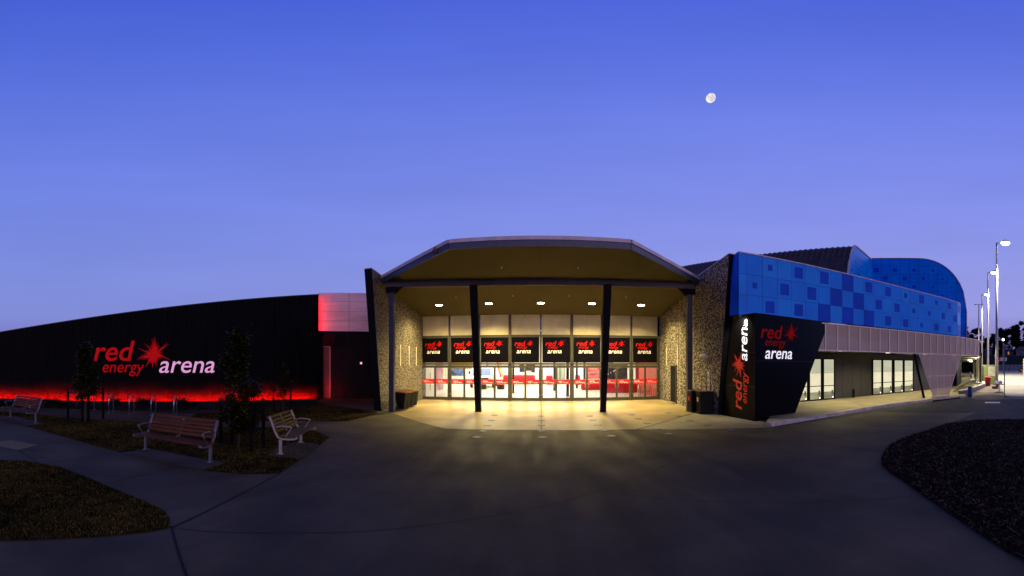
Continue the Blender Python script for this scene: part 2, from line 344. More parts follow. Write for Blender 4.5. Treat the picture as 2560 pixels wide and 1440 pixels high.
def logo(parent, O, u, v, s, kind, off=.02, th=.03, reds=None, whites=None):
    """kind 'wide' (emblem between the words) or 'stacked'; O lower left, u, v unit axes, s metres per layout unit"""
    R = reds or REDP; Wt = whites or WHITEP; O = Vector(O)
    if kind == 'wide':
        W_ = {'red': (0, .32, .82-.0, .72), 'energy': (.17, .02, .95+.0, .235), 'arena': (1.23, .08, 2.27, .30)}
        W_['red'] = (0, .30, .775, .68); b = (1.135, .42, .33)
    else:
        W_ = {'red': (0, .29, .435, .49), 'energy': (.085, .15, .505, .265), 'arena': (.085, 0, .64, .12)}; b = (.625, .385, .16)
    mb = MB(); put(mb, TX['red'], *[q*s for q in W_['red']], O, u, v, off, th); put(mb, TX['energy'], *[q*s for q in W_['energy']], O, u, v, off, th)
    mb.build('red_lettering', R, parent)
    mb = MB(); put(mb, TX['arena'], *[q*s for q in W_['arena']], O, u, v, off, th); mb.build('white_lettering', Wt, parent)
    mb = MB(); bb = ([(x*.5+.5, y*.5+.5, z) for x, y, z in BUR[0]], BUR[1])
    put(mb, bb, (b[0]-b[2])*s, (b[1]-b[2])*s, (b[0]+b[2])*s, (b[1]+b[2])*s, O, u, v, off, th); mb.build('burst_emblem', R, parent)

# ------------------------------------------------------------------ ground
g = MB(); g.face([(-600, -300, -.03), (900, -300, -.03), (900, 900, -.03), (-600, 900, -.03)]); struct('ground', g, SOIL)
def sheet(name, poly, z, m, **k):
    b = MB(); b.face([(p[0], p[1], z) for p in poly])
    if sum(poly[i-1][0]*poly[i][1]-poly[i][0]*poly[i-1][1] for i in range(len(poly))) < 0: b.f[-1] = b.f[-1][::-1]
    return struct(name, b, m, **k)
PXP = lambda pts: [G(x, y) for x, y in pts]
sheet('plaza_paving', [(-40, -12), (13, -12), G(2560, 1402), G(2700, 1300), (60, 6), (60, 60), (-40, 60)], 0, PAVE)
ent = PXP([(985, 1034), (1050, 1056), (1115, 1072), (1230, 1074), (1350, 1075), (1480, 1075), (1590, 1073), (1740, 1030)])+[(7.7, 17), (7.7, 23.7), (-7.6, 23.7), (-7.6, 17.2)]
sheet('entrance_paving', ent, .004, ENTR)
side = PXP([(1595, 1073), (1745, 1031), (1800, 1037), (1888, 1054), (1985, 1041), (1990, 1052), (1930, 1068), (1800, 1072)])
sheet('side_paving', side, .004, FOOT)
# islands of turf, bed and mulch
G1 = PXP([(-330, 1150), (-100, 1148), (0, 1152), (60, 1153), (150, 1168), (230, 1200), (300, 1230), (370, 1258), (411, 1279), (424, 1298), (428, 1320), (380, 1330), (300, 1338), (200, 1346), (100, 1350), (0, 1353), (-200, 1352), (-330, 1350)])
G2 = PXP([(-120, 1026), (0, 1029), (100, 1037), (160, 1044), (250, 1050), (375, 1056), (500, 1062), (560, 1069), (680, 1069), (745, 1069), (790, 1078), (824, 1094), (801, 1112), (752, 1148), (700, 1184), (615, 1186), (552, 1181), (506, 1176), (565, 1158), (375, 1122), (305, 1132), (175, 1096), (64, 1065), (110, 1061), (40, 1042), (-120, 1044)])
G3 = PXP([(474, 1047), (490, 1034), (640, 1024), (815, 1013), (870, 1019), (946, 1031), (935, 1036), (905, 1044), (869, 1053), (700, 1053), (540, 1055)])
for nm, P in (('lawn_front', G1), ('lawn_middle', G2), ('lawn_back', G3)): sheet('lawn', P, .012, GRSB)
sheet('bench_pad', PXP([(668, 1140), (700, 1118), (740, 1107), (773, 1108), (799, 1112), (752, 1148)]), .018, PADC)
sheet('bench_pad', PXP([(300, 1133), (375, 1121), (566, 1158), (507, 1177)]), .008, PADC)
sheet('bench_pad', PXP([(-60, 1036), (40, 1041), (111, 1061), (66, 1066), (0, 1050), (-60, 1044)]), .018, PADC)
bed = PXP([(-200, 1012), (0, 1017), (170, 1022), (300, 1026), (400, 1030), (490, 1035), (640, 1025), (815, 1013)])
# wing wall line (plan)
def wl(s):                                 # point on the black wall, s metres along it
    a = -1.0; n = Vector((math.sin(a), math.cos(a))); d = Vector((math.cos(a), -math.sin(a)))
    return n*22.3+d*s
bed += [tuple(wl(9.6)), tuple(wl(0)), tuple(wl(-24))]
sheet('planting_bed', bed, .01, SOIL)
brick = mat('pale_pavers', (.16, .11, .10), .8, scale=9, var=.4, bump=.4)
sheet('paver_strip', PXP([(815, 1012), (880, 1011.5), (944, 1016), (946, 1031), (900, 1024)]), .02, brick)
M1 = PXP([(2204, 1146), (2210, 1130), (2228, 1111), (2260, 1095), (2298, 1083), (2324, 1075), (2368, 1060), (2451, 1050), (2560, 1049), (2650, 1050), (2700, 1080), (2700, 1440), (2600, 1426), (2560, 1402), (2499, 1370), (2419, 1315), (2355, 1271), (2266, 1210), (2228, 1184), (2205, 1162)])
sheet('mulch_ground', M1, .012, MULB)
road = PXP([(1935, 1067), (2070, 1043), (2193, 1023), (2327, 1003.5), (2413, 993.5), (2470, 1000), (2560, 997), (2760, 994), (2760, 1048), (2560, 1049), (2451, 1050), (2368, 1060), (2438, 1032.5), (2193, 1029.5), (2060, 1050)])
sheet('road', road, .006, ASPH)
LOT = mat('parking_concrete', (.36, .33, .28), .8, scale=.25, var=.12, detail=8)
LOTB = mat('apron_asphalt', (.20, .165, .12), .85, scale=.8, var=.3, detail=8)
sheet('apron', PXP([(2380, 985), (2413, 988), (2440, 999), (2470, 1000), (2530, 998), (2700, 996), (2700, 960)])+[D(2520, 60), D(2440, 60), D(2420, 45)], .010, LOTB)
lot = PXP([(2512, 985), (2520, 993), (2545, 997), (2600, 997), (2760, 990)])+[D(2760, 120), D(2700, 150), D(2480, 150), D(2480, 60), D(2497, 42)]
sheet('parking_lot', lot, .016, LOT)
sheet('painted_marking', PXP([(2462, 1005), (2500, 1005), (2501, 1008.5), (2463, 1008.5)]), .012, WHITEP)
# saw-cut joints
jm = mat('joint_dark', (.012, .011, .010), .9); J = MB()
def joint(pts, w=.025):
    P = [Vector(p) for p in PXP(pts)]
    for a, b in zip(P[:-1], P[1:]):
        d = (b-a).normalized(); n = Vector((-d.y, d.x))*w/2
        J.face([(*(a-n), .008), (*(b-n), .008), (*(b+n), .008), (*(a+n), .008)])
joint([(429, 1320), (500, 1287), (600, 1237), (700, 1184)], .03); joint([(429, 1320), (440, 1360), (452, 1400), (466, 1440), (480, 1500)], .03)
joint([(429, 1320), (520, 1330), (650, 1333), (760, 1333), (850, 1332), (980, 1324), (1100, 1310), (1200, 1296), (1300, 1278), (1400, 1256), (1500, 1228), (1600, 1194), (1660, 1168)], .012)
joint([(1700, 1070), (1600, 1120), (1500, 1165), (1250, 1200), (1100, 1180)], .006)
joint([(1500, 1228), (1700, 1250), (1900, 1258), (2100, 1252), (2300, 1240)], .010)
joint([(47, 1126), (97, 1158)], .02); joint([(95, 1113), (185, 1101)], .012); joint([(270, 1210), (345, 1190), (436, 1170)], .015); joint([(110, 1160), (200, 1145), (306, 1131)], .012)
joint([(0, 1108), (27, 1101)], .015); joint([(375, 1056), (450, 1047)], .01); joint([(500, 1062), (474, 1047)], .01)
joint([(1353, 1004), (1353, 1075)], .02); joint([(990, 1034), (1100, 1052), (1350, 1053)], .008)
joint([(870, 1055), (940, 1085), (1020, 1110)], .008); joint([(1930, 1068), (1800, 1110), (1650, 1170)], .008)
struct('pavement_joint', J, jm)
# ribbed tactile panel
b = MB(); q = PXP([(-30, 1110), (27, 1101), (95, 1113), (47, 1125)])
A_, B_, C_, D_ = [Vector(p) for p in q]
for i in range(16):
    t0 = i/16; t1 = (i+.6)/16; a = A_.lerp(B_, t0); a2 = A_.lerp(B_, t1); d = D_.lerp(C_, t0); d2 = D_.lerp(C_, t1)
    b.solid([(*a, .004), (*d, .004), (*d2, .004), (*a2, .004)], [(*a, .014), (*d, .014), (*d2, .014), (*a2, .014)])
o = b.build('tactile_panel', mat('tactile_cream', (.19, .16, .10), .8)); tag(o, 'ribbed cream tactile panel set in the path by the left edge', 'paving panel')

# raised footpath and kerb on the right
FZ = .12
kline = [G(1930, 1067), G(2000, 1055), G(2070, 1043), G(2135, 1032), G(2200, 1020.5), G(2265, 1011), G(2327, 1003.5), G(2375, 998), G(2408, 993.5), G(2416, 990), G(2412, 986)]
def offset(P, d):
    out_ = []
    for i, p in enumerate(P):
        a = Vector(P[max(0, i-1)]); c = Vector(P[min(len(P)-1, i+1)]); t = (c-a).normalized(); out_.append(tuple(Vector(p)+Vector((-t.y, t.x))*d))
    return out_
kin = offset(kline, .32)
b = MB()
for i in range(len(kline)-1):
    a, c = kline[i], kline[i+1]; a2, c2 = kin[i], kin[i+1]
    b.solid([(*a, 0), (*c, 0), (*c2, 0), (*a2, 0)], [(*(Vector(a).lerp(Vector(a2), .2)), FZ+.01), (*(Vector(c).lerp(Vector(c2), .2)), FZ+.01), (*c2, FZ+.02), (*a2, FZ+.02)])
struct('kerb', b, KERB, bevel=.015)
path = kin+[G(2380, 985), D(2403, 40), D(2440, 60), D(2440, 110), D(2400, 110), (33, 18), (25, 17.5), (12, 17.5), (9.5, 13.6)]
b = MB(); b.face([(p[0], p[1], FZ) for p in path]); struct('footpath', b, mat('path_concrete', (.30, .26, .17), .7, scale=1, var=.15, bump=.1))
b = MB(); b.wall(G(2332, 1004.5), G(2400, 996), .005, .085, .06, -.03); struct('drain_inlet', b, BLACKM)

# ------------------------------------------------------------------ entrance building
EB = thing('entrance_building', 'wide glass fronted entrance hall under an angular canopy with pebbled side walls', 'building', (0, 23.5, 0))
def soffz(y): return 6.15+.13*(17.5-y)
YD = 23.5
RP = [(-7.5, 16.95), (-3.38, 13.95), (3.38, 13.95), (7.55, 17.1)]
top = RP+[(7.75, 24.4), (-7.75, 24.4)]
b = MB(); b.solid([(x, y, soffz(y)) for x, y in top], [(x, y, soffz(y)+.05) for x, y in top]); sf = b.build('soffit', SOFF, EB)
jt = MB()                                  # sheet joints of the soffit
for x in (-5, -2.5, 0, 2.5, 5):
    y0 = 14.0 if abs(x) < 3.3 else 14.2+(abs(x)-3.38)*.72+.3
    jt.solid([(x-.011, y0, soffz(y0)-.004), (x+.011, y0, soffz(y0)-.004), (x+.011, 23.4, soffz(23.4)-.004), (x-.011, 23.4, soffz(23.4)-.004)], [(x-.006, y0, soffz(y0)-.001), (x+.006, y0, soffz(y0)-.001), (x+.006, 23.4, soffz(23.4)-.001), (x-.006, 23.4, soffz(23.4)-.001)])
jt.build('joint_line', mat('soffit_joint', (.025, .022, .015), .8), sf)
b = MB(); b.solid([(x, y, soffz(y)+.06) for x, y in top], [(x, y, soffz(y)+.33) for x, y in top]); b.build('roof', DARKM, EB)
ci = lambda d: [(x*(1+d/8), y-d) for x, y in RP]
fa = MB(); gu = MB()
for (x0, y0), (x1, y1) in zip(RP[:-1], RP[1:]):
    z0, z1 = soffz(y0), soffz(y1)
    fa.wall((x0, y0), (x1, y1), z0-.02, z0+.21, .06, -.06, z1-.02, z1+.21)
    gu.wall((x0, y0), (x1, y1), z0+.213, z0+.35, .14, -.10, z1+.213, z1+.35)
fa.build('fascia', mat('fascia_blue_grey', (.06, .065, .10), .45, metal=.2), EB); gu.build('gutter', GUTTER, EB)
for x, y in ((-4.4, 19.6), (-1.4, 19.6), (1.5, 19.6), (4.5, 19.6), (-1.6, 15.8), (1.6, 15.8)):
    MB().lathe([(.02, -.09), (.05, -.085), (.02, -.07), (.02, -.002)], x, y, soffz(y), 10).build('sprinkler_head', STEEL, sf)
# beam between the end columns
COLS = [((-6.87, 16.75), (-6.87, 16.75)), ((-2.95, 18.03), (-3.03, 17.2)), ((2.99, 17.9), (3.07, 17.1)), ((7.04, 17.0), (7.04, 17.0))]
bl = [(-7.2, 16.85), (-3.03, 17.35), (3.07, 17.35), (7.35, 17.0)]
b = MB()
for (x0, y0), (x1, y1) in zip(bl[:-1], bl[1:]):
    b.wall((x0, y0), (x1, y1), soffz(y0)-.29, soffz(y0)-.25, .24, -.12, soffz(y1)-.29, soffz(y1)-.25)
    b.wall((x0, y0), (x1, y1), soffz(y0)-.25, soffz(y0)-.05, .03, -.015, soffz(y1)-.25, soffz(y1)-.05)
    b.wall((x0, y0), (x1, y1), soffz(y0)-.05, soffz(y0)-.012, .24, -.12, soffz(y1)-.05, soffz(y1)-.012)
b.build('beam', BEAMM, EB)
for i, (p0, p1) in enumerate(COLS):
    zt = soffz(p1[1])-.29; w = .27 if i in (1, 2) else .25; w2 = .34 if i in (1, 2) else .25
    r0 = [(p0[0]+a*w/2, p0[1]+c*w/2, 0) for a, c in ((-1, -1), (1, -1), (1, 1), (-1, 1))]
    r1 = [(p1[0]+a*w2/2, p1[1]+c*w2/2, zt) for a, c in ((-1, -1), (1, -1), (1, 1), (-1, 1))]
    c = MB().solid(r0, r1).build('column', DARKM if i in (0, 3) else BLACKM, EB, bevel=.01)
    MB().box(p0[0], p0[1], .004, w+.06, w+.06, .02).build('base_plate', DARKM, c)
    if i in (0, 3):
        s_ = 1 if i == 0 else -1
        k = MB(); x = p0[0]+s_*.13
        k.solid([(x, p0[1]-.03, zt-.35), (x+s_*.02, p0[1]-.03, zt-.35), (x+s_*.45, p0[1]-.03, zt-.02), (x, p0[1]-.03, zt-.02)][::s_], [(x, p0[1]+.03, zt-.35), (x+s_*.02, p0[1]+.03, zt-.35), (x+s_*.45, p0[1]+.03, zt-.02), (x, p0[1]+.03, zt-.02)][::s_]); k.build('bracket', BLACKM, c)
        MB().box(p0[0], p0[1], zt-.28, .5, .34, .26).build('column_head', BLACKM, c)
# pebbled side walls: leaning front edge, top rising towards the front
def sidewall(xi, xo, yb, yt, zt, zbk):
    P = [(yb, 0), (yt, zt), (24.2, zbk), (24.2, 0)]
    a = [(xi, y, z) for y, z in P]; c = [(xo, y, z) for y, z in P]
    m = MB().solid(a, c)
    return m
lw = sidewall(-7.5, -7.82, 16.9, 15.8, 6.67, 6.0).build('side_wall', PEB, EB)
rw = sidewall(7.72, 8.12, 15.3, 14.2, 6.95, 6.2).build('side_wall', PEB, EB)
def edge(x0, x1, yb, yt, zt):              # dark metal cap over the leaning front end
    m = MB(); m.solid([(x0, yb-.02, 0), (x1, yb-.02, 0), (x1, yt-.02, zt), (x0, yt-.02, zt)], [(x0, yb-.07, 0), (x1, yb-.07, 0), (x1, yt-.07, zt), (x0, yt-.07, zt)]); return m
edge(-7.84, -7.48, 16.9, 15.8, 6.67).build('end_cap', BLACKM, lw); edge(7.70, 8.14, 15.3, 14.2, 6.95).build('end_cap', BLACKM, rw)
for w_, x, yt, zt, zb in ((lw, (-7.84, -7.48), 15.75, 6.675, 6.005), (rw, (7.70, 8.14), 14.15, 6.955, 6.205)):
    m = MB(); m.solid([(x[0], yt, zt), (x[1], yt, zt), (x[1], 24.2, zb), (x[0], 24.2, zb)], [(x[0], yt, zt+.04), (x[1], yt, zt+.04), (x[1], 24.2, zb+.04), (x[0], 24.2, zb+.04)]); m.build('coping', GUTTER, w_)
for y in (18.1, 20.0, 22.2): MB().box(7.716, y, 0, .012, .03, 6.25).build('panel_joint', mat('joint_fill', (.5, .40, .26), .7), rw)
SLOT = mat('slot_strip', (.85, .80, .66), .5, metal=.0)
for y in (19.5, 20.9, 22.2): MB().box(-7.493, y, 2.2, .02, .05, 1.15).build('wall_strip', SLOT, lw)
for y in (18.7, 20.4, 22.3): MB().box(7.713, y, 2.2, .02, .05, 1.15).build('wall_strip', SLOT, rw)
sd_ = MB().box(7.71, 21.0, .02, .03, .85, 2.15).build('service_door', BLACKM, rw)
MB().box(7.70, 21.0, 2.17, .06, .97, .08).build('door_frame', OLIVE, sd_)
for y in (20.55, 21.45): MB().box(7.70, y, .0, .06, .07, 2.17).build('door_frame', OLIVE, sd_)
MB().box(7.6, 21.0, .005, .35, .9, .06).build('doorstep', ENTR, sd_)
# door wall: 8 bays
XS = [math.tan(AZ(p))*YD for p in (1052.5, 1124, 1198.5, 1275, 1352, 1429.5, 1504.5, 1578, 1646)]
ZT, ZC = 2.35, 3.98
fr = MB()
for i, x in enumerate(XS):
    w = .13 if i not in (3, 5) else .2
    fr.box(x, YD, 0, w, .16, ZC-.002)
fr.box((XS[0]+XS[-1])/2, YD, 2.24, XS[-1]-XS[0], .12, .13); fr.box((XS[0]+XS[-1])/2, YD, ZC, XS[-1]-XS[0]+.1, .18, .13)
fr.build('door_wall_frame', OLIVE, EB)
MB().box((XS[0]+XS[-1])/2, YD+.35, 5.27, XS[-1]-XS[0], .5, .3).build('ceiling_trim', BLACKM, EB)
for i, x in enumerate(XS):
    MB().box(x, YD-.03, ZC+.132, .10 if i not in (3, 5) else .17, .12, soffz(YD)-ZC-.15).build('mullion', BEAMM if i not in (0, 8) else BLACKM, EB)
    if i in (3, 5): MB().box(x, YD-.12, 2.24, .12, .08, .06).build('bolt_plate', BLACKM, EB)
for i in range(8):
    x0, x1 = XS[i]+.055, XS[i+1]-.055
    for k in range(2):
        a = x0+(x1-x0)*k/2; c = x0+(x1-x0)*(k+1)/2
        MB().box((a+c)/2, YD+.04, ZC+.134, c-a-.012, .03, soffz(YD)-ZC-.14).build('upper_panel', CREAM, EB)
    cx = (XS[i]+XS[i+1])/2; wd = XS[i+1]-XS[i]-.13
    op = i in (3, 4)
    for k in range(2):
        a = XS[i]+.067+wd*k/2; c = a+wd/2; s_ = .055
        dr = MB(); y = YD-.01
        dr.box(a+.033, y, .02, .062, .06, 2.20); dr.box(c-.033, y, .02, .062, .06, 2.20); dr.box((a+c)/2, y, .02, c-a-.130, .06, .19); dr.box((a+c)/2, y, 2.06, c-a-.130, .06, .16)
        d = dr.build('door', OLIVE, EB)
        MB().box((a+c)/2, YD, .21, c-a-.112, .012, 1.85).build('glass_pane', GLASS, d)
        st = MB().box((a+c)/2, YD-.012, 1.04, c-a-.114, .004, .30).build('safety_strip', mat('strip_red', (.80, .006, .012), .4, emit=(.9, .005, .01), es=.0), d)
        lg = MB(); O = Vector((a+.13, YD-.016, 1.09)); u = Vector((1, 0, 0)); v = Vector((0, 0, 1)); sc = .265
        put(lg, TX['red'], 0, .30*sc, .775*sc, .68*sc, O, u, v, 0, .003); put(lg, TX['energy'], .17*sc, .02*sc, .95*sc, .235*sc, O, u, v, 0, .003)
        put(lg, TX['arena'], 1.23*sc, .08*sc, 2.27*sc, .30*sc, O, u, v, 0, .003)
        put(lg, ([(p*.5+.5, q_*.5+.5, z) for p, q_, z in BUR[0]], BUR[1]), .80*sc, .10*sc, 1.40*sc, .74*sc, O, u, v, 0, .003); lg.build('strip_lettering', WHITEP, d)
        for hz in (.35, 1.12, 1.95):
            MB().box((a+.005) if k == 0 else (c-.005), YD-.055, hz, .025, .03, .12).build('hinge', STEEL, d)
        if i in (3, 4, 5, 6):
            hx = c-.07 if k == 0 else a+.07; sg = -1 if k == 0 else 1
            MB().tube([(hx, YD-.04, .82), (hx+sg*.05, YD-.09, .84), (hx+sg*.05, YD-.09, 1.04), (hx, YD-.04, 1.06)], .013, 6).build('handle', STEEL, d)
# sign panels above the doors
ORD = ['leftmost', 'second from left', 'third from left', 'fourth from left', 'fourth from right', 'third from right', 'second from right', 'rightmost']
for i in range(8):
    x0, x1 = XS[i]+.085, XS[i+1]-.085; cx = (x0+x1)/2
    t = thing('entrance_sign', f'black sign panel with red and white lettering, {ORD[i]} above the doors', 'sign', (cx, YD-.02, 2.37), 0, 'black sign panels above the entrance doors')
    MB().box(cx, YD-.01, 2.385, x1-x0-.05, .05, 1.58).build('panel', SIGNK, t)
    f_ = MB()
    f_.box(x0+.012, YD-.03, 2.371, .024, .1, 1.608); f_.box(x1-.012, YD-.03, 2.371, .024, .1, 1.608); f_.box(cx, YD-.03, 3.955, x1-x0-.05, .1, .024)
    f_.build('panel_frame', OLIVE, t)
    logo(t, (x0+.20, YD-.035, 2.96), Vector((1, 0, 0)), Vector((0, 0, 1)), 1.56, 'stacked', .004, .012)
# ceiling downlights
WARM = (1, .80, .32)
for n_, pw_, (px, py) in zip(('leftmost', 'second from left', 'middle', 'second from right', 'rightmost'), (2000, 3600, 900, 3600, 2000), ((1098, 757), (1222, 755), (1352, 753), (1480, 755), (1603, 758))):
    Y = 21.0; X = math.tan(AZ(px))*Y; z = soffz(Y)-.005
    t = thing('downlight', f'round bright warm ceiling light, {n_} of the five under the canopy', 'ceiling light', (X, Y, z), 0, 'ceiling lights under the canopy')
    MB().lathe([(.21, -.03), (.22, -.02), (.22, .0)], X, Y, z, 20).build('trim_ring', GUTTER, t)
    MB().lathe([(.19, -.037), (.19, -.031)], X, Y, z, 20).build('lens', emat('lamp_warm', (1, .85, .5), 60), t)
    lamp('downlight_lamp', 'SPOT', (X, Y, z-.08), pw_, WARM, t, .10, math.radians(146), .85)
# things fixed on the canopy and walls
t = thing('warning_beacon', 'small round orange beacon on the left sloping edge of the canopy', 'beacon', (-4.1, 14.4, 6.75))
MB().lathe([(.10, 0), (.13, .02), (.13, .12), (.11, .14)], -4.05, 14.36, 6.62).build('housing', BEAMM, t)
MB().ball((-4.05, 14.34, 6.80), .09, 6).build('lens', mat('orange_lens', (.5, .10, .02), .3), t)
xc = XS[4]
t = thing('security_camera', 'small white dome camera on the middle mullion above the doors', 'security camera', (xc, YD-.12, 4.25))
MB().box(xc, YD-.11, 4.22, .10, .05, .14).build('bracket', WHITEP, t); MB().ball((xc, YD-.17, 4.27), .065, 6).build('dome', BLACKI, t)
MB().box(xc-.14, YD-.10, 4.40, .05, .05, .05).build('sensor', WHITEP, t)
x_, y_ = 7.71, 17.0
t = thing('wall_light', 'cluster of three short pale cylinders on the right pebbled wall', 'wall light', (7.7, 16.35, 2.6))
for k in range(3): MB().tube([(7.62, 16.15+k*.22, 2.62), (7.44, 16.15+k*.22, 2.70)], .09, 10).build('cylinder_lamp', WHITEP, t)
MB().box(7.70, 16.37, 2.60, .03, .7, .1).build('back_plate', STEEL, t)
t = thing('intercom_plate', 'narrow pale metal intercom plate on the right pebbled wall above the bins', 'intercom', (7.7, 16.2, 1.1))
MB().box(7.695, 16.2, 1.05, .03, .22, .9).build('plate', GUTTER, t)
for z in (1.15, 1.35, 1.62): MB().box(7.675, 16.2, z, .02, .09, .08).build('button_block', BLACKI, t)

# ------------------------------------------------------------------ lobby inside the glass
b = MB(); b.face([(-13, 23.62, .01), (13, 23.62, .01), (13, 50, .01), (-13, 50, .01)]); struct('lobby_floor', b, FLOORI)
LB = thing('lobby_interior', 'white walls and ceiling of the lit lobby behind the glass doors', 'interior walls', (0, 30, 0))
MB().box(0, 50.1, 0, 26, .2, 4).build('back_wall', WHITEI, LB)
MB().box(0, 36.9, 4.0, 26, 26.2, .1).build('lobby_ceiling', WHITEI, LB)
MB().box(-7.75, 26.7, .01, .12, 5.9, 3.9).build('partition_wall', WHITEI, LB); MB().box(-13.05, 37, 0, .1, 26, 4).build('left_wall', WHITEI, LB); MB().box(13.05, 37, 0, .1, 26, 4).build('right_wall', WHITEI, LB)
MB().box(7.9, 26.6, .01, .12, 5.8, 3.9).build('partition_wall', mat('orange_wall', (.6, .05, .02), .5, var=.2), LB)
for i, (x, y, sx, sy, e) in enumerate(((0, 29, 12, 5, 600), (-2, 38, 18, 7, 1900), (0, 46, 20, 5, 1900))):
    lamp('lobby_light', 'AREA', (x, y, 3.9), e, (1, .92, .76), None, sx, sizey=sy)
for x, y in ((-4, 27.5), (4, 27.5), (-4, 33), (4, 33), (-4, 39), (4, 39)):
    t = thing('ceiling_panel_light', 'flat lit ceiling panel inside the lobby', 'ceiling light', (x, y, 3.97), 0, 'ceiling panels in the lobby')
    MB().box(x, y, 3.95, 1.2, .3, .04).build('diffuser', emat('panel_white', (1, .97, .9), 6), t); MB().box(x, y, 3.992, 1.26, .36, .006).build('frame', STEEL, t)
def panel(name, label, cat, px0, px1, z0, z1, Y, m, th=.05, extra=None):
    x0, x1 = math.tan(AZ(px0))*Y, math.tan(AZ(px1))*Y
    t = thing(name, label, cat, ((x0+x1)/2, Y, z0)); MB().box((x0+x1)/2, Y, z0, x1-x0, th, z1-z0).build('board', m, t)
    MB().box((x0+x1)/2, Y+.04, z0-.03 if z0 > .05 else .012, x1-x0+.06, .03, z1-z0+.06).build('backing', BLACKI, t)
    return t
colm = lambda n, c, c2=None, sc=1.5, st=None: mat(n, c, .5, col2=c2, scale=sc, stretch=st, detail=3) if c2 else mat(n, c, .5, var=.1)
# posters on the left partition
t = thing('purple_poster', 'tall purple poster on the lobby wall behind the left doors', 'poster', (-7.65, 28, .3))
MB().box(-7.67, 28.35, .3, .03, 2.3, 3.0).build('sheet', colm('purple_print', (.30, .06, .20), (.62, .40, .42), .8), t)
MB().box(-7.65, 28.0, .75, .012, .35, .35).build('gold_mark', mat('gold_print', (.6, .35, .1), .5), t)
t = thing('red_notice', 'red and orange notice board at the far left of the lobby wall', 'notice board', (-7.65, 24.6, .9))
MB().box(-7.67, 24.4, 1.35, .03, .5, 1.2).build('sheet', colm('red_print', (.6, .01, .005), (.7, .12, .03), 1.5), t); MB().box(-7.655, 24.4, .7, .03, .35, .5).build('extinguisher_sign', mat('orange_print', (.62, .10, .03), .5), t)
t = thing('door_pull', 'long brass pull handle on a white door in the left lobby wall', 'door handle', (-7.6, 25.7, .3))
MB().tube([(-7.6, 25.6, .45), (-7.6, 25.6, 1.7)], .022, 8).build('bar', mat('brass', (.45, .30, .06), .3, metal=.8), t)
for z in (.55, 1.6): MB().tube([(-7.68, 25.6, z), (-7.6, 25.6, z)], .015, 6).build('mount', STEEL, t)
panel('wall_poster', 'white and yellow poster on the lobby back wall at left', 'poster', 1104, 1114, .3, 1.95, 42, colm('yellow_print', (.80, .78, .7), (.75, .45, .08), .9, (1, 1, 3)))
panel('video_screen', 'dark blue and yellow display wall behind the second pair of doors', 'display', 1129, 1160, 1.0, 2.05, 43, colm('busy_print', (.005, .008, .02), (.15, .25, .6), 1.6))
panel('hanging_banner', 'yellow banner high in the lobby behind the second pair of doors', 'banner', 1128, 1180, 1.9, 2.6, 36, colm('yellow_cloth', (.35, .20, .02), (.6, .4, .06), 1))
# white van
t = thing('display_van', 'white van with a blue stripe parked inside the lobby', 'van', (-5.6, 37.2, 0), 0)
vb = MB(); prof = [(0, .45), (0, 1.05), (.35, 1.2), (1.0, 1.95), (1.3, 2.05), (4.4, 2.1), (4.5, 1.0), (4.5, .45)]
vb.solid([(-6.75, 36.2+y, z) for y, z in prof], [(-4.55, 36.2+y, z) for y, z in prof]); body = vb.build('body', mat('van_white', (.8, .8, .8), .25), t, bevel=.06)
ws = MB(); ws.solid([(-6.55, 36.57, 1.22), (-4.75, 36.57, 1.22), (-4.85, 37.12, 1.86), (-6.45, 37.12, 1.86)], [(-6.55, 36.55, 1.24), (-4.75, 36.55, 1.24), (-4.85, 37.10, 1.88), (-6.45, 37.10, 1.88)]); ws.build('windscreen', mat('van_glass', (.15, .22, .5), .1), t)
MB().box(-5.65, 36.18, .75, 1.4, .05, .24).build('grille', BLACKI, t); MB().box(-5.65, 36.15, .48, 2.2, .12, .16).build('bumper', mat('bumper_grey', (.2, .2, .22), .4), t)
for x in (-6.55, -4.75): MB().box(x, 36.17, .8, .28, .05, .2).build('headlight', mat('lens_clear', (.7, .75, .8), .1), t)
for x in (-6.73, -4.57):
    for y in (37.0, 39.8):
        w_ = MB().tube([(x-.1, y, .34), (x+.1, y, .34)], .34, 16).build('wheel', BLACKI, t)
MB().box(-6.765, 38.4, .95, .02, 4.0, .18).build('stripe', mat('van_blue', (.03, .12, .7), .3), t)
MB().box(-6.95, 37.0, 1.35, .18, .06, .26).build('mirror', BLACKI, t)
for px, wd, lab in ((1209, .55, 'small round black stool in the lobby beside the left canopy column'), (1252, .72, 'larger round black ottoman in the lobby behind the third pair of doors')):
    p = D(px, 34.8); t = thing('ottoman', lab, 'ottoman', (*p, .01)); r = wd/2
    MB().lathe([(r*.9, .02), (r, .06), (r, .36), (r*.96, .40)], *p, .01).build('base', mat('ottoman_brown', (.02, .015, .012), .6), t); MB().lathe([(r*.98, .40), (r, .44), (r*.9, .47)], *p, .01).build('cushion', mat('ottoman_grey', (.06, .07, .06), .6), t)
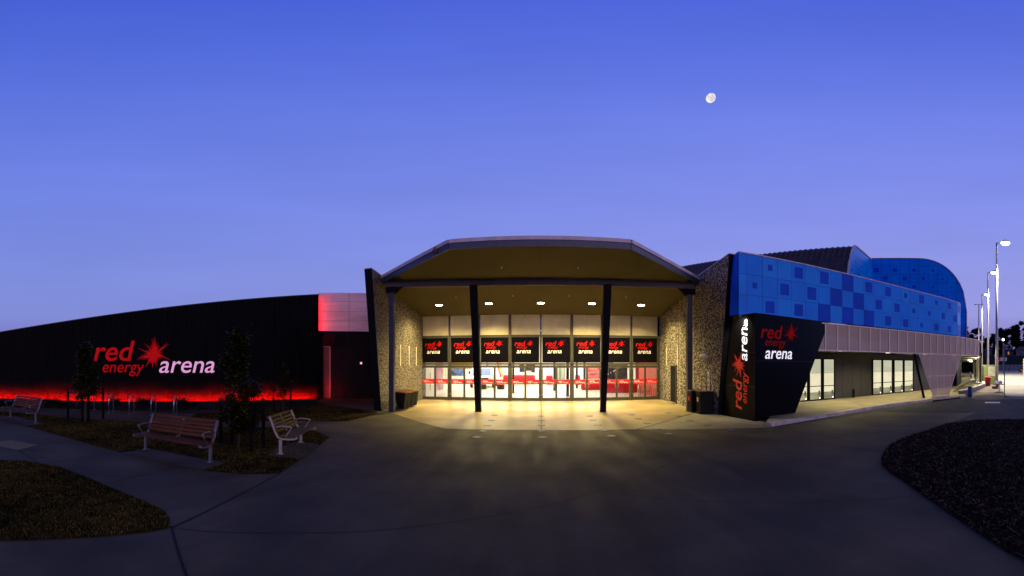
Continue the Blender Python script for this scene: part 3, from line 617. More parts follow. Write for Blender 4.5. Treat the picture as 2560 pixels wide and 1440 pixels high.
for px, m, lab in ((1249, REDI, 'red feather flag standing in the lobby'), (1254, mat('flag_yellow', (.75, .42, .03), .5), 'yellow feather flag standing beside the red one'), (1222, mat('flag_blue', (.06, .16, .6), .5), 'blue feather flag beside the white van')):
    p = D(px, 40); t = thing('feather_flag', lab, 'flag', (*p, .01)); MB().lathe([(.22, 0), (.22, .03)], *p, .01).build('base', BLACKI, t)
    MB().tube([(*p, .03), (*p, 3.2)], .02, 6).build('pole', STEEL, t); MB().solid([(p[0]+.03, p[1]-.01, .95), (p[0]+.2, p[1]-.01, 1.0), (p[0]-.3, p[1]-.01, 3.1), (p[0]-.42, p[1]-.01, 3.0)], [(p[0]+.03, p[1]+.01, .95), (p[0]+.2, p[1]+.01, 1.0), (p[0]-.3, p[1]+.01, 3.1), (p[0]-.42, p[1]+.01, 3.0)]).build('cloth', m, t)
def counter(label, px0, px1, y, zt, Y, dp=.7, rot=0, wr=None):
    x0, x1 = math.tan(AZ(px0))*Y, math.tan(AZ(px1))*Y; t = thing('reception_counter', label, 'counter', ((x0+x1)/2, Y, .01))
    MB().box((x0+x1)/2, Y, .01, x1-x0, dp, zt-.05).build('front', REDI, t, bevel=.12); MB().box((x0+x1)/2, Y, zt-.038, x1-x0+.02, dp+.04, .04).build('worktop', BLACKI, t)
    if wr:
        m_ = MB(); put(m_, TX['arena'], 0, 0, .62, .17, Vector((x0+.85, Y-dp/2-.004, .52)), Vector((1, 0, 0)), Vector((0, 0, 1)), 0, .006); m_.build('lettering', WHITEP, t)
    return t
counter('red reception counter far back behind the middle doors', 1258, 1338, 0, 1.05, 44)
counter('short red counter behind the right middle doors', 1365, 1382, 0, 1.05, 43)
counter('red counter with pale lettering behind the third doors from the right', 1452, 1503, 0, .93, 34, wr=1)
counter('long red curved counter nearest the right doors', 1512, 1592, 0, .82, 30, .9)
counter('red counter end seen between two dark columns', 1437, 1450, 0, 1.1, 42)
for px, Y, w, lab in ((1283.5, 30, .16, 'dark column behind the left of the fourth doors'), (1386, 33, .2, 'dark column at the middle of the lobby'), (1419, 27, .2, 'nearest dark column right of the middle doors'), (1442, 36, .2, 'slim dark column left of the lettered counter'), (1461, 42, .25, 'dark column far behind the lettered counter'), (1524, 34, .15, 'slim black post beside the dark mural'), (1530, 35, .15, 'slim black post in front of the dark mural')):
    x = math.tan(AZ(px))*Y; t = thing('lobby_column', lab, 'column', (x, Y, .01)); MB().box(x, Y, .01, w, w, 3.9).build('shaft', BLACKI, t, bevel=.01); MB().box(x, Y, .012, w+.06, w+.06, .05).build('plinth', DARKM, t)
panel('menu_screen', 'black screen above the far red counter, left one', 'screen', 1299, 1310, 1.35, 2.2, 48, BLACKI)
panel('menu_screen', 'black screen above the far red counter, right one', 'screen', 1315, 1337, 1.3, 2.2, 48, BLACKI)
panel('pale_board', 'cream board between the two black screens', 'board', 1316, 1328, 1.15, 1.5, 47, mat('cream_board', (.7, .62, .45), .5))
panel('shop_window', 'pale blue shop window behind the middle doors', 'window', 1370, 1379, 1.2, 2.4, 47, colm('shop_print', (.55, .7, .85), (.9, .9, .9), 2))
panel('green_door', 'dark green glazed door in the back of the lobby', 'door', 1392, 1412, .02, 2.4, 48, colm('green_door_paint', (.03, .06, .04), (.35, .38, .32), 3, (3, 1, .1)))
panel('pink_mural', 'pink and red mural behind the lettered counter', 'mural', 1468, 1498, .9, 2.4, 37, colm('pink_print', (.62, .02, .03), (.85, .42, .42), 1.2, (1, 1, 3)))
panel('yellow_banner', 'narrow yellow banner beside the pink mural', 'banner', 1499, 1503.5, .9, 2.4, 36.8, mat('banner_yellow', (.8, .42, .03), .5))
panel('dark_mural', 'dark grey mural of a player holding a pale bat on the lobby wall', 'mural', 1518, 1568, .8, 2.4, 36, colm('dark_print', (.03, .028, .03), (.12, .10, .10), 1.5))
t = thing('bat_artwork', 'pale diagonal bat shape on the dark mural', 'artwork', (6.8, 35.9, 1.5)); MB().tube([(6.3, 35.9, 1.25), (7.2, 35.9, 1.72), (7.4, 35.9, 1.78)], .07, 6, .04).build('shape', WHITEP, t)
MB().ball((7.5, 35.9, 1.95), .1, 6).build('hand_shape', mat('skin_print', (.5, .33, .22), .6), t)
panel('red_display', 'bright red display board behind the last pair of doors', 'display board', 1590, 1613, .6, 2.5, 31, colm('red_pink_print', (.70, .01, .02), (.85, .12, .16), .8))
for k in range(7):                          # loop-legged chairs stacked by the right wall
    x = 6.75+k*.13; y = 25.2+.25*(k % 2); t = thing('loop_chair', f'thin looped metal chair behind the last door, number {k+1} of the cluster', 'chair', (x, y, .01), 0, 'looped chairs in the right corner of the lobby')
    t['label'] = 'thin looped metal chair tucked in the right corner of the lobby'
    MB().tube([(x-.07, y, .02), (x-.07, y, .5), (x-.04, y, .72), (x, y, .78), (x+.04, y, .72), (x+.07, y, .5), (x+.07, y, .02)], .014, 6).build('frame', STEEL if k % 3 else BLACKI, t); MB().box(x, y+.15, .42, .16, .3, .03).build('seat', REDI, t)

# ------------------------------------------------------------------ black wing on the left
BW = thing('black_wing_building', 'long low black clad wing with sloping roofline and red light along its foot', 'building', (*wl(0), 0))
def ztop(s): return 5.54+.1215*s
S0, S1 = -26, 9.9
JS = [S0, -16, -10.5, 22.3*math.tan(AZ(118)+1), 22.3*math.tan(AZ(415)+1), 22.3*math.tan(AZ(554)+1), 22.3*math.tan(AZ(686)+1), S1]
b = MB()
ddir = wl(1)-wl(0); dn = Vector((-ddir.y, ddir.x))
for a, c in zip(JS[:-1], JS[1:]):
    b.wall(wl(a+.01), wl(c-.01), .06, ztop(a), .3, 0, .06, ztop(c))
b.build('wall', BLACK, BW)
b = MB()
for a, c in zip(JS[:-1], JS[1:]): b.wall(wl(a), wl(c), 0, ztop(a)-.05, .2, .08, 0, ztop(c)-.05)
b.build('backing_wall', mat('joint_brown', (.16, .06, .06), .8), BW)
b = MB()
for a, c in zip(JS[:-1], JS[1:]): b.wall(wl(a), wl(c), ztop(a)+.002, ztop(a)+.05, .4, -.06, ztop(c)+.002, ztop(c)+.05)
b.build('coping', mat('coping_dark', (.05, .03, .035), .5, metal=.3), BW)
b = MB()
for a, c in zip(JS[:-1], JS[1:]): b.solid([(*(wl(a)+dn*.3), ztop(a)-.4), (*(wl(c)+dn*.3), ztop(c)-.4), (*(wl(c)+dn*10), ztop(c)-.4), (*(wl(a)+dn*10), ztop(a)-.4)], [(*(wl(a)+dn*.3), ztop(a)-.2), (*(wl(c)+dn*.3), ztop(c)-.2), (*(wl(c)+dn*10), ztop(c)-.2), (*(wl(a)+dn*10), ztop(a)-.2)])
b.build('roof', ROOFD, BW)
# red light strip along the foot
REDL = emat('red_led', (1, .004, .001), 2900)
st = thing('red_light_strip', 'glowing red light strip running along the foot of the black wall', 'light strip', (*wl(0), 0))
rr = random.Random(3); s_ = -25.5
b = MB(); c_ = MB()
while s_ < 9.5:
    l = rr.uniform(1.1, 1.4); b.wall(wl(s_), wl(min(9.6, s_+l-.03)), .03, .05, .03, -.34); s_ += l
b.build('tube', REDL, st); MB().wall(wl(-25.6), wl(9.7), .012, .028, .09, -.38).build('tray', BLACKM, st)
MB().wall(wl(-25.6), wl(9.7), .012, .125, .02, -.40).build('shield', BLACKM, st)
hd = MB(); q0 = -25.6; rq = random.Random(8)  # unseen hood added in uneven pieces, cutting off the red glow
while q0 < 9.6:
    q1 = min(9.7, q0+rq.choice((.12, .2, .35, .6, 1.1))); hd.wall(wl(q0), wl(q1), .105, .112, rq.choice((.084, .088, .091, .095)), -.378); q0 = q1
hd.build('added_hood', BLACKM, st)
# return with red lit edge and the pale metal fascia
e1 = wl(9.9); PA = Vector(D(796, 25.1)); PB = Vector((-8.0, 24.3))
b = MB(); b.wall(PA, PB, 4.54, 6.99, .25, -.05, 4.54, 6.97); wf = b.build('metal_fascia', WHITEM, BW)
b = MB()
for z in (5.15, 5.75, 6.4): b.wall(PA, PB, z, z+.014, .004, -.055)
for k in (.62, .645, .30): p = PA.lerp(PB, k); p2 = PA.lerp(PB, k+.0035); b.wall(p, p2, 4.55, 6.96, .004, -.060)
b.build('seam', mat('seam_dark', (.10, .07, .08), .6), wf)
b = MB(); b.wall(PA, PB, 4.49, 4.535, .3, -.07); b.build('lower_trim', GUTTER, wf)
rc0 = PA+Vector((.12, .25)); rc1 = Vector((-8.0, 24.75)); dr_ = (rc1-rc0).normalized(); nr = Vector((-dr_.y, dr_.x))
MB().wall(rc0, rc1, 0, 4.48, .2, 0).build('recessed_wall', BLACKM, BW)
b = MB(); b.solid([(*PA, 6.7), (*PB, 6.7), (*(PB+Vector((0, 6))), 6.7), (*(PA+Vector((-4, 8))), 6.7)], [(*PA, 6.8), (*PB, 6.8), (*(PB+Vector((0, 6))), 6.8), (*(PA+Vector((-4, 8))), 6.8)]); b.build('link_roof', ROOFD, BW)
MB().wall(rc0+dr_*.02, rc0+dr_*.9, 3.5, 4.15, .2, -.24).build('bulkhead_box', mat('bulkhead_purple', (.010, .005, .008), .8, spec=.05), BW)
dd = MB().wall(rc0+dr_*.05, rc0+dr_*.50, .05, 3.42, .03, -.034).build('side_door', mat('door_grey', (.10, .05, .05), .6, spec=.1), BW)
b = MB(); b.wall(rc0+dr_*.50, rc0+dr_*.56, .05, 3.48, .05, -.055); b.wall(rc0+dr_*.03, rc0+dr_*.50, 3.43, 3.48, .05, -.055); b.build('door_frame', mat('frame_grey', (.3, .2, .2), .5), dd)
# short vertical red light in that corner
vs = thing('vertical_red_light', 'upright red light strip at the right end of the black wall', 'light strip', (*rc0, 0))
p = wl(9.93)+dn*.2
MB().box(p.x, p.y, 3.32, .02, .02, 3.25).build('tube', emat('red_led2', (1, .006, .004), 120), vs); MB().box(p.x, p.y, .05, .02, .02, 3.25).build('tube', emat('red_led3', (1, .004, .002), 130), vs); MB().wall(wl(9.905), wl(9.955), 0, 6.6, .02, .15).build('housing', BLACKM, vs)
b = MB(); b.wall(wl(9.88)+dn*.3, rc0+nr*.05, 0, 4.46, .12, -.12); b.build('return_wall', BLACKM, BW)
p = rc0.lerp(rc1, .80)-nr*.06; px_ = Vector(D(905, 1)); 
L_ = D(905, 24.6)
t = thing('bulkhead_lamp', 'small round glowing pink wall lamp on the dark recess', 'wall lamp', (*L_, 2.3)); 
q = rc0+dr_*((Vector(L_)-rc0).dot(dr_)); q = q-nr*.06
MB().ball((q.x, q.y, 2.36), .075, 6).build('globe', emat('pink_lamp', (1, .55, .62), 1.1), t); MB().box(q.x, q.y+.03, 2.26, .2, .05, .2).build('base', mat('lamp_red', (.2, .02, .02), .5), t)
t = thing('wall_notice', 'small dim lettered notice low on the dark recess wall', 'notice', (*rc1, 1.3))
for k, (txt, z, w_) in enumerate((('red', 1.55, .42), ('energy', 1.40, .48), ('arena', 1.26, .36))):
    m_ = MB(); o_ = rc0+dr_*((rc1-rc0).length-1.75+.1*k)-nr*.01; put(m_, TX[txt], 0, 0, w_, .09, Vector((o_.x, o_.y, z)), Vector((dr_.x, dr_.y, 0)), Vector((0, 0, 1)), 0, .006); m_.build('line_of_lettering', mat('dim_letter', (.10, .08, .10), .5), t)
# big wall sign
sg = thing('wall_sign', 'large illuminated red and white lettering, the white coloured pink with red glow, with starburst on the long black wall', 'sign', (*wl(0), 2))
u = Vector((ddir.x, ddir.y, 0)).normalized(); v = Vector((0, 0, 1))
def wpos(px): return 22.3*math.tan(AZ(px)+1.0)
s0 = wpos(235); s1 = wpos(536); scl = (s1-s0)/2.27
O = wl(s0); zc = 2.25+22.4*(912-948)/950
SR = mat('lit_sign_red', (.35, .004, .004), .4, emit=(1, .004, .003), es=.25, spec=.1); SP = mat('sign_white_red_glow', (.8, .6, .68), .4, emit=(1, .38, .66), es=.55)  # white letters: pink of the red glow painted into colour and emission
zb = 2.25+22.3*(912-943)/950
logo(sg, (O.x, O.y, zb), u, v, scl, 'wide', .05, .06, SR, SP)

# ------------------------------------------------------------------ black sign box at the corner
A = Vector((7.84, 15.36)); Cn = Vector((8.13, 12.8)); Rb = Vector((10.38, 13.13)); Rt = Vector((12.83, 13.50)); zt = 4.33
SB = thing('corner_sign_box', 'tall black leaning sign box with lettering beside the right pebbled wall', 'sign', (8.13, 12.8, 0))
At = Vector((7.9, 14.2))
bot = [(A.x, A.y, 0), (Cn.x, Cn.y, 0), (Rb.x, Rb.y, 0), (Rb.x, Rb.y+2.3, 0)]
tp = [(At.x, At.y, zt), (Cn.x, Cn.y, zt), (Rt.x, Rt.y, zt), (Rt.x, Rt.y+1.6, zt)]
MB().solid(bot, tp).build('box', SIGNK, SB)
ul = Vector((Cn.x-A.x, Cn.y-A.y, 0)).normalized(); ur = Vector((Rt.x-Cn.x, Rt.y-Cn.y, 0)).normalized()
def rpos(px):                                # distance along the right face where direction px meets it
    a = AZ(px); n = Vector((math.cos(a), -math.sin(a))); d = Vector((ur.x, ur.y)); return -(Cn.dot(n))/d.dot(n)
x0 = rpos(1901); x1 = rpos(1997); sc = (x1-x0)/.80
logo(SB, (Cn.x+ur.x*x0, Cn.y+ur.y*x0, 2.25+15.6*(912-897)/950), ur, v, sc*1.0, 'stacked', .012, .01, mat('sign_red_dim', (.16, .003, .002), .6, spec=.04, emit=(1, .01, .01), es=.10), mat('sign_white_lit', (.8, .78, .78), .4, emit=(1, .96, .98), es=.75))
# upright lettering on the narrow left face, reading upwards
hgt = 3.75; sc = hgt/2.27
logo(SB, (Cn.x-ul.x*.35, Cn.y-ul.y*.35, .38), v, -ul, sc, 'wide', .012, .012, mat('sign_red_up', (.6, .02, .01), .4, emit=(1, .05, .01), es=.12), mat('sign_white_up', (.8, .78, .74), .4, emit=(1, .97, .92), es=.65))
b = MB()
for z in (1.35, 2.75): b.solid([(A.x-.004, A.y, z), (Cn.x-.004, Cn.y-.004, z), (Cn.x, Cn.y, z+.012), (A.x, A.y, z+.012)], [(A.x-.008, A.y, z), (Cn.x-.008, Cn.y-.008, z), (Cn.x-.006, Cn.y-.006, z+.012), (A.x-.008, A.y, z+.012)])
for z in (2.4,): b.wall(Cn, Rt-Vector((ur.x, ur.y))*1.3, z, z+.01, .004, -.006)
b.build('seam', mat('seam_black', (.02, .02, .02), .4), SB)
lw_ = thing('sign_washer_lamp', 'small lamp under the blue overhang washing the top of the black sign box', 'lamp', (7.75, 13.6, 4.25))
MB().box(7.86, 13.55, 4.24, .05, .3, .05).build('housing', BLACKM, lw_); lamp('washer', 'SPOT', (7.62, 13.35, 4.28), 230, (1, .93, .8), lw_, .03, math.radians(110), .8, tgt=(8.1, 13.6, 3.6))

# ------------------------------------------------------------------ blue panelled wing
BL = thing('blue_panel_building', 'blue panelled upper wing with a curved right end above a pale mesh awning', 'building', (16, 15, 0))
def smooth_path(P, step):
    pts = [Vector(p) for p in P]; out_ = [pts[0]]; acc = 0
    L = [0]
    for a, c in zip(pts[:-1], pts[1:]): L.append(L[-1]+(c-a).length)
    n = int(L[-1]/step); res = []
    for k in range(n+1):
        d = k*step
        for i in range(len(L)-1):
            if L[i] <= d <= L[i+1]:
                res.append(pts[i].lerp(pts[i+1], (d-L[i])/(L[i+1]-L[i]))); break
    return res
def arc(c, r, a0, a1, n): return [(c[0]+r*math.cos(a0+(a1-a0)*i/n), c[1]+r*math.sin(a0+(a1-a0)*i/n)) for i in range(n+1)]
blue_line = [(7.9, 13.72), (10, 13.62), (12.8, 13.48), (16.8, 13.2), (20.2, 12.86), (22.6, 12.56)]+arc((24.2, 15.45), 3.0, math.radians(-110), math.radians(70), 18)[1:]+[(24, 20)]
stp = .77
first = Vector((7.9, 13.72)); P = smooth_path(blue_line, stp/8)
P = [P[0]]+[P[i] for i in range(4, len(P), 8)]
SZ = {0: {2: .3, 4: .6, 6: .7, 8: 1, 10: .66, 12: .62, 14: .36, 16: .64, 18: .36, 20: .55, 22: .6, 24: 1, 26: .6}, 1: {1: .3, 3: .6, 5: .7, 7: 1, 9: 1, 11: .66, 13: .6, 15: .36, 17: .36, 19: .55, 21: .6, 23: 1, 25: 1, 27: .5},
      2: {2: .6, 4: .64, 6: 1, 8: 1, 10: 1, 12: .66, 14: .58, 16: .36, 18: .58, 20: .58, 22: 1, 24: 1, 26: .6}}
cl = MB(); cr_ = random.Random(9)
def zrow(s, r):                               # row edges, the top falls slightly along the wall
    zt_ = 6.93-.012*s; zb_ = 4.335
    return zb_+(zt_-zb_)*(3-r)/3
def quad(mb, a, c, z0a, z1a, z0c, z1c, off, th, k):
    d = (c-a).normalized(); n = Vector((d.y, -d.x)); mb.k = k
    A0 = a+n*off; C0 = c+n*off; A1 = a+n*(off+th); C1 = c+n*(off+th)
    mb.solid([(*A0, z0a), (*A1, z0a), (*C1, z0c), (*C0, z0c)], [(*A0, z1a), (*A1, z1a), (*C1, z1c), (*C0, z1c)])
for i in range(len(P)-1):
    a, c = P[i], P[i+1]; d = (c-a).normalized(); g_ = .006
    if (c-a).length < .05: continue
    for r in range(3):
        z1, z0 = zrow(i*stp, r)-.006, zrow(i*stp, r+1)+.006; sz = SZ[r].get(i, 0)
        if sz >= 1: quad(cl, a+d*g_, c-d*g_, z0, z1, z0, z1, 0, .02, 2); continue
        quad(cl, a+d*g_, c-d*g_, z0, z1, z0, z1, 0, .02, cr_.choice((0, 0, 1)))
        if sz:
            m_ = (a+c)/2; w = stp*sz/2; h = (z1-z0)*sz/2; zc_ = (z0+z1)/2; quad(cl, m_-d*w, m_+d*w, zc_-h, zc_+h, zc_-h, zc_+h, .0205, .004, 2)
cl.build('panel_cladding', [BLUE1, BLUE2, BLUE3], BL)
wb = MB(); cp = MB()
for i in range(len(P)-1):
    a, c = P[i], P[i+1]
    wb.wall(a, c, 4.34, zrow(i*stp, 0)-.01, .2, .002, 4.34, zrow((i+1)*stp, 0)-.01); cp.wall(a, c, zrow(i*stp, 0)+.0, zrow(i*stp, 0)+.05, .3, -.05, None, zrow((i+1)*stp, 0)+.05)
wb.build('backing_wall', mat('backing_navy', (.004, .012, .05), .6), BL); cp.build('coping', GUTTER, BL)
MB().solid([(7.9, 13.70, 4.345), (7.76, 14.25, 4.345), (7.86, 14.35, 4.345), (8.1, 14.2, 4.345)], [(7.9, 13.70, 6.92), (7.86, 13.9, 6.92), (7.9, 14.3, 6.92), (8.1, 14.2, 6.92)]).build('return_panel', BLUE3, BL)
MB().prism([(8.15, 13.9), (12.8, 13.72), (20, 13.2), (24.2, 13.2), (26, 14.4), (26.4, 15.6), (24, 19.5), (8.2, 24.4)], 6.2, 6.3).build('low_roof', ROOFD, BL)
# mesh awning band
mesh_line = [(11.0, 13.5), (12.8, 13.42), (16.8, 13.12), (20.2, 12.74), (24.2, 12.34), (25.6, 12.34)]+arc((27.2, 16.35), 4.0, math.radians(-100), math.radians(30), 16)[1:]+[(32.5, 23)]
Q = smooth_path(mesh_line, stp); fr_ = MB(); ms = MB()
ZB, ZTT = 2.93, 4.28
i0 = 0
for i in range(len(Q)-1):
    a, c = Q[i], Q[i+1]
    if c.x < 12.0: continue
    ms.wall(a, c, ZB+.03, ZTT-.03, .02, .02)
    fr_.wall(a, c, ZTT-.05, ZTT, .06, -.02); fr_.wall(a, c, ZB, ZB+.05, .06, -.02)
    d = (c-a).normalized(); fr_.wall(a-d*.03, a+d*.03, ZB+.052, ZTT-.052, .05, -.015)
# the band is cut back along the leaning side of the sign box: a closing triangle
aw = MB().prism([tuple(q_) for q_ in offset([tuple(q_) for q_ in Q if q_.x > 11], .12)]+[(33, 40), (12.5, 40)][:0]+[(33.2, 19), (12.8, 17.6)], 3.02, 3.10).build('awning_soffit', mat('awning_green', (.20, .19, .11), .6), BL)
MB().prism([tuple(q_) for q_ in offset([tuple(q_) for q_ in Q if q_.x > 12.8], .1)]+[(33.2, 19), (12.8, 17.6)], 4.16, 4.24).build('awning_roof', ROOFD, BL)
def mesh_mat():
    m = bpy.data.materials.new('perforated_sheet'); m.use_nodes = True; t = m.node_tree; N = t.nodes; L = t.links; b = N['Principled BSDF']; o = N['Material Output']
    b.inputs['Base Color'].default_value = (.62, .45, .28, 1); b.inputs['Roughness'].default_value = .55
    tr = N.new('ShaderNodeBsdfTransparent'); mx_ = N.new('ShaderNodeMixShader'); mx_.inputs[0].default_value = .22
    L.new(b.outputs[0], mx_.inputs[1]); L.new(tr.outputs[0], mx_.inputs[2]); L.new(mx_.outputs[0], o.inputs[0]); return m
PERF = mesh_mat()
scr = ms.build('mesh_screen', PERF, BL); fr_.build('mesh_frame', MESHF, BL)
# V-shaped mesh screen reaching the ground
def online(px):                                # point of the awning line in direction px
    a = AZ(px); best = None
    for i in range(len(Q)-1):
        p, q_ = Q[i], Q[i+1]; n = Vector((math.cos(a), -math.sin(a))); d = q_-p
        if abs(d.dot(n)) < 1e-6: continue
        t_ = -(p.dot(n))/d.dot(n)
        if 0 <= t_ <= 1 and p.length < 40: return p+d*t_
VT0, VT1, VB0, VB1 = online(2297.5), online(2402), online(2333), online(2372)
ZV = FZ+.06
def vside(t_, left):                           # x-limits at height fraction t_ (0 top, 1 bottom)
    return (VT0.lerp(VB0, t_) if left else VT1.lerp(VB1, t_))
tri = MB(); tf = MB()
for k in range(12):
    t0, t1 = k/12, (k+1)/12; za, zb_ = ZB-(ZB-ZV)*t0, ZB-(ZB-ZV)*t1
    tri.face([(*vside(t0, 1), za), (*vside(t1, 1), zb_), (*vside(t1, 0), zb_), (*vside(t0, 0), za)])
t_ = thing('v_shaped_screen', 'pale V shaped mesh screen hanging from the awning down to the footpath', 'mesh screen', (*VB0, FZ))
def bar(mb, p, q_, w=.05):
    mb.tube([p, q_], w/2, 4)
bar(tf, (*VT0, ZB), (*VB0, ZV), .08); bar(tf, (*VT1, ZB), (*VB1, ZV), .08); bar(tf, (*VB0, ZV), (*VB1, ZV), .08)
for k in (.50,):
    bar(tf, (*vside(k+.02, 1), ZB-(ZB-ZV)*(k+.02)), (*vside(k+.02, 0), ZB-(ZB-ZV)*(k+.02)), .09)
dirv = (VT1-VT0).normalized(); Lt = (VT1-VT0).length
for i in range(len(Q)):
    s_ = (Q[i]-VT0).dot(dirv)
    if .1 < s_ < Lt-.1:
        sl = (VB0-VT0).dot(dirv); sr = (VB1-VT0).dot(dirv)
        tt = s_/sl if s_ < sl else ((Lt-s_)/(Lt-sr) if s_ > sr else 1)
        p = VT0.lerp(VT1, s_/Lt); bar(tf, (*p, ZB), (*p, ZB-(ZB-ZV)*min(1, tt)), .06)
tri.build('mesh_sheet', PERF, t_); tf.build('frame', MESHF, t_)
for p in (VB0, VB1): MB().box(p.x, p.y+.1, FZ, .06, .06, ZV-FZ+.1).build('foot', MESHF, t_)
MB().tube([(*(VT0+Vector((-.1, .3))), ZB), (*(VB0+Vector((-.5, .4))), FZ)], .10, 4).build('strut', BLACKM, t_)
# dark lower wall with lit windows
MB().box(21, 17.2, 0, 19.5, .3, 3.02).build('lower_wall', mat('lower_wall_dark', (.03, .029, .022), .6, var=.15), BL)
b = MB()
for x in (17.4, 18.3, 19.2, 26.3, 27.2): MB().box(x, 17.045, .12, .012, .006, 2.85).build('wall_joint', BLACKM, BL)
def blind_mat(name, c0, c1, st):
    m = emat(name, c1, st); t = m.node_tree; N = t.nodes; L = t.links; n = N.new('ShaderNodeTexNoise'); n.inputs['Scale'].default_value = 1.3; n.inputs['Detail'].default_value = 3
    tc0 = N.new('ShaderNodeTexCoord'); q = N.new('ShaderNodeMapping'); q.inputs['Scale'].default_value = (.5, 1, 1.6); L.new(tc0.outputs['Object'], q.inputs[0]); L.new(q.outputs[0], n.inputs[0])
    cr = N.new('ShaderNodeValToRGB'); cr.color_ramp.elements[0].position = .35; cr.color_ramp.elements[1].position = .65; cr.color_ramp.elements[0].color = (*c0, 1); cr.color_ramp.elements[1].color = (*c1, 1)
    L.new(n.outputs[0], cr.inputs[0]); L.new(cr.outputs[0], N['Emission'].inputs[0]); return m
BLI1 = blind_mat('blind_upper', (.60, .59, .42), (.70, .68, .49), .82); BLI2 = blind_mat('blind_lower', (.84, .77, .51), (.95, .87, .60), .95); BLI3 = blind_mat('blind_foot', (.28, .26, .16), (.52, .48, .31), .75)
for x0, x1 in ((12.55, 13.55), (13.7, 14.4), (14.6, 15.5), (15.72, 16.6), (20.4, 21.35), (21.52, 22.6), (22.9, 24.0), (24.22, 25.4)):
    w_ = MB(); y = 17.0; xm = (x0+x1)/2; w = x1-x0
    w_.box(x0-.03, y, FZ, .06, .1, 2.5); w_.box(x1+.03, y, FZ, .06, .1, 2.5); w_.box(xm, y, FZ, w, .1, .06); w_.box(xm, y, 2.58, w, .1, .06); w_.box(xm, y, .95, w, .08, .04)
    o = w_.build('window', BLACKM, BL)
    k = MB(); k.box(xm, y+.03, 1.75, w, .02, .83); k.build('blind', BLI1, o); MB().box(xm, y+.03, .99, w, .02, .75).build('blind', BLI2, o); MB().box(xm, y+.03, .60, w, .02, .35).build('pane', BLI2, o)
    MB().box(xm, y+.03, .18, w, .02, .41).build('pane', BLI3, o); MB().box(x1-.09, y-.0, .22, .05, .03, .06).build('floor_lamp', emat('tiny_white', (1, 1, .85), 3), o); MB().box(x1-.14, y-.0, .4, .1, .03, .3).build('stay', mat('stay_olive', (.1, .1, .05), .5), o)
for x in (14.8, 19, 23.3, 28):
    t = thing('awning_light', 'small yellow ceiling lamp under the mesh awning', 'lamp', (x, 14.6, 3.0), 0, 'lamps under the mesh awning'); MB().box(x, 14.6, 2.99, .2, .2, .03).build('fitting', emat('awn_lamp', (1, .9, .55), 3), t)
    lamp('awning_lamp', 'SPOT', (x, 14.6, 2.95), 480, (1, .84, .42), t, .1, math.radians(160), .8)
t = thing('path_bollard', 'small black bollard against the dark wall between the window groups', 'bollard', (19.2, 16.7, FZ)); MB().lathe([(.08, 0), (.08, .5), (.06, .56)], 18.2, 16.8, FZ, 12).build('post', BLACKM, t)

# glazed wall beyond the V and the covered walk
gw = MB(); gl = MB()
for x in (26.2, 27.4, 28.6, 29.8, 31.0, 32.2, 33.4):
    gw.box(x, 17.5+(x-26)*.08, FZ, .09, .09, 2.9)
gw.wall((25.8, 17.5), (34, 18.0), .9, .98, .06, 0); gw.build('glazing_bar', OLIVE, BL)
MB().wall((30.7, 17.4), D(2403, 44), 0, 4.1, .3, 0).build('rear_wall', BLACKM, BL)
MB().box(27.5, 17.6, .2, .9, .05, 2.2).build('lit_door', emat('dim_cream', (.55, .45, .28), .5), BL)
CV = thing('covered_walk', 'long covered walkway with olive posts receding behind the mesh awning', 'walkway', (40, 18, 0))
slab = [D(2400, 34), D(2455, 33), D(2456, 60), D(2452, 110), D(2395, 110)]
MB().prism(slab, 3.02, 3.3).build('canopy', mat('canopy_dark', (.06, .06, .04), .7), CV)
MB().wall(D(2403, 44), D(2404, 110), 0, 3.02, .4, -.0).build('inner_wall', BLACKM, CV); MB().wall(D(2392, 38), D(2403, 44), 0, 3.02, .3, 0).build('inner_wall', BLACKM, CV)
MB().wall(D(2402, 108), D(2440, 108), 0, 3.02, .4, 0).build('end_wall', BLACKM, CV)
for px, r in ((2452, 38.5), (2445, 46), (2440, 57), (2437, 68), (2433, 82)):
    p = D(px, r); c = MB().box(*p, FZ, .24, .24, 2.9).build('post', mat('olive_post', (.26, .23, .11), .5), CV, bevel=.02); MB().box(*p, FZ-.06, .34, .34, .08).build('base_plate', OLIVE, c)
for px, r in ((2425, 60), (2440, 42), (2428, 85)):
    p = D(px, r); t = thing('walkway_lamp', 'lit square lamp under the covered walkway ceiling', 'lamp', (*p, 2.98), 0, 'lamps of the covered walkway'); MB().box(*p, 2.90, .5 if r > 50 else .12, .5 if r > 50 else .12, .10).build('fitting', emat('walk_lamp', (1, .95, .7), 5), t)
    lamp('walk_light', 'POINT', (p[0], p[1], 2.5), 380, (1, .9, .45), t, .2)
for i, (px, r, s_) in enumerate(((2446, 38.5, 1.0), (2437, 46, 1.1), (2428, 70, .8))):  # white seat shapes put in for bright patches along the walk
    p = D(px, r); t = thing('bright_patch_seat', ('seat shape put in for the nearest bright patch on the covered walkway', 'seat shape put in for the middle bright patch on the covered walkway', 'seat shape put in for the far bright patch on the covered walkway')[i], 'seat', (*p, FZ))
    MB().box(p[0], p[1], FZ+.22, .9*s_, .8*s_, .16).build('seat', WHITEP, t, bevel=.06); MB().box(p[0]+.25*s_, p[1]+.35*s_, FZ+.36, .7*s_, .12, .6*s_, .4).build('backrest', WHITEP, t, bevel=.05); MB().box(p[0], p[1], FZ, .3, .3, .22).build('pedestal', STEEL, t)
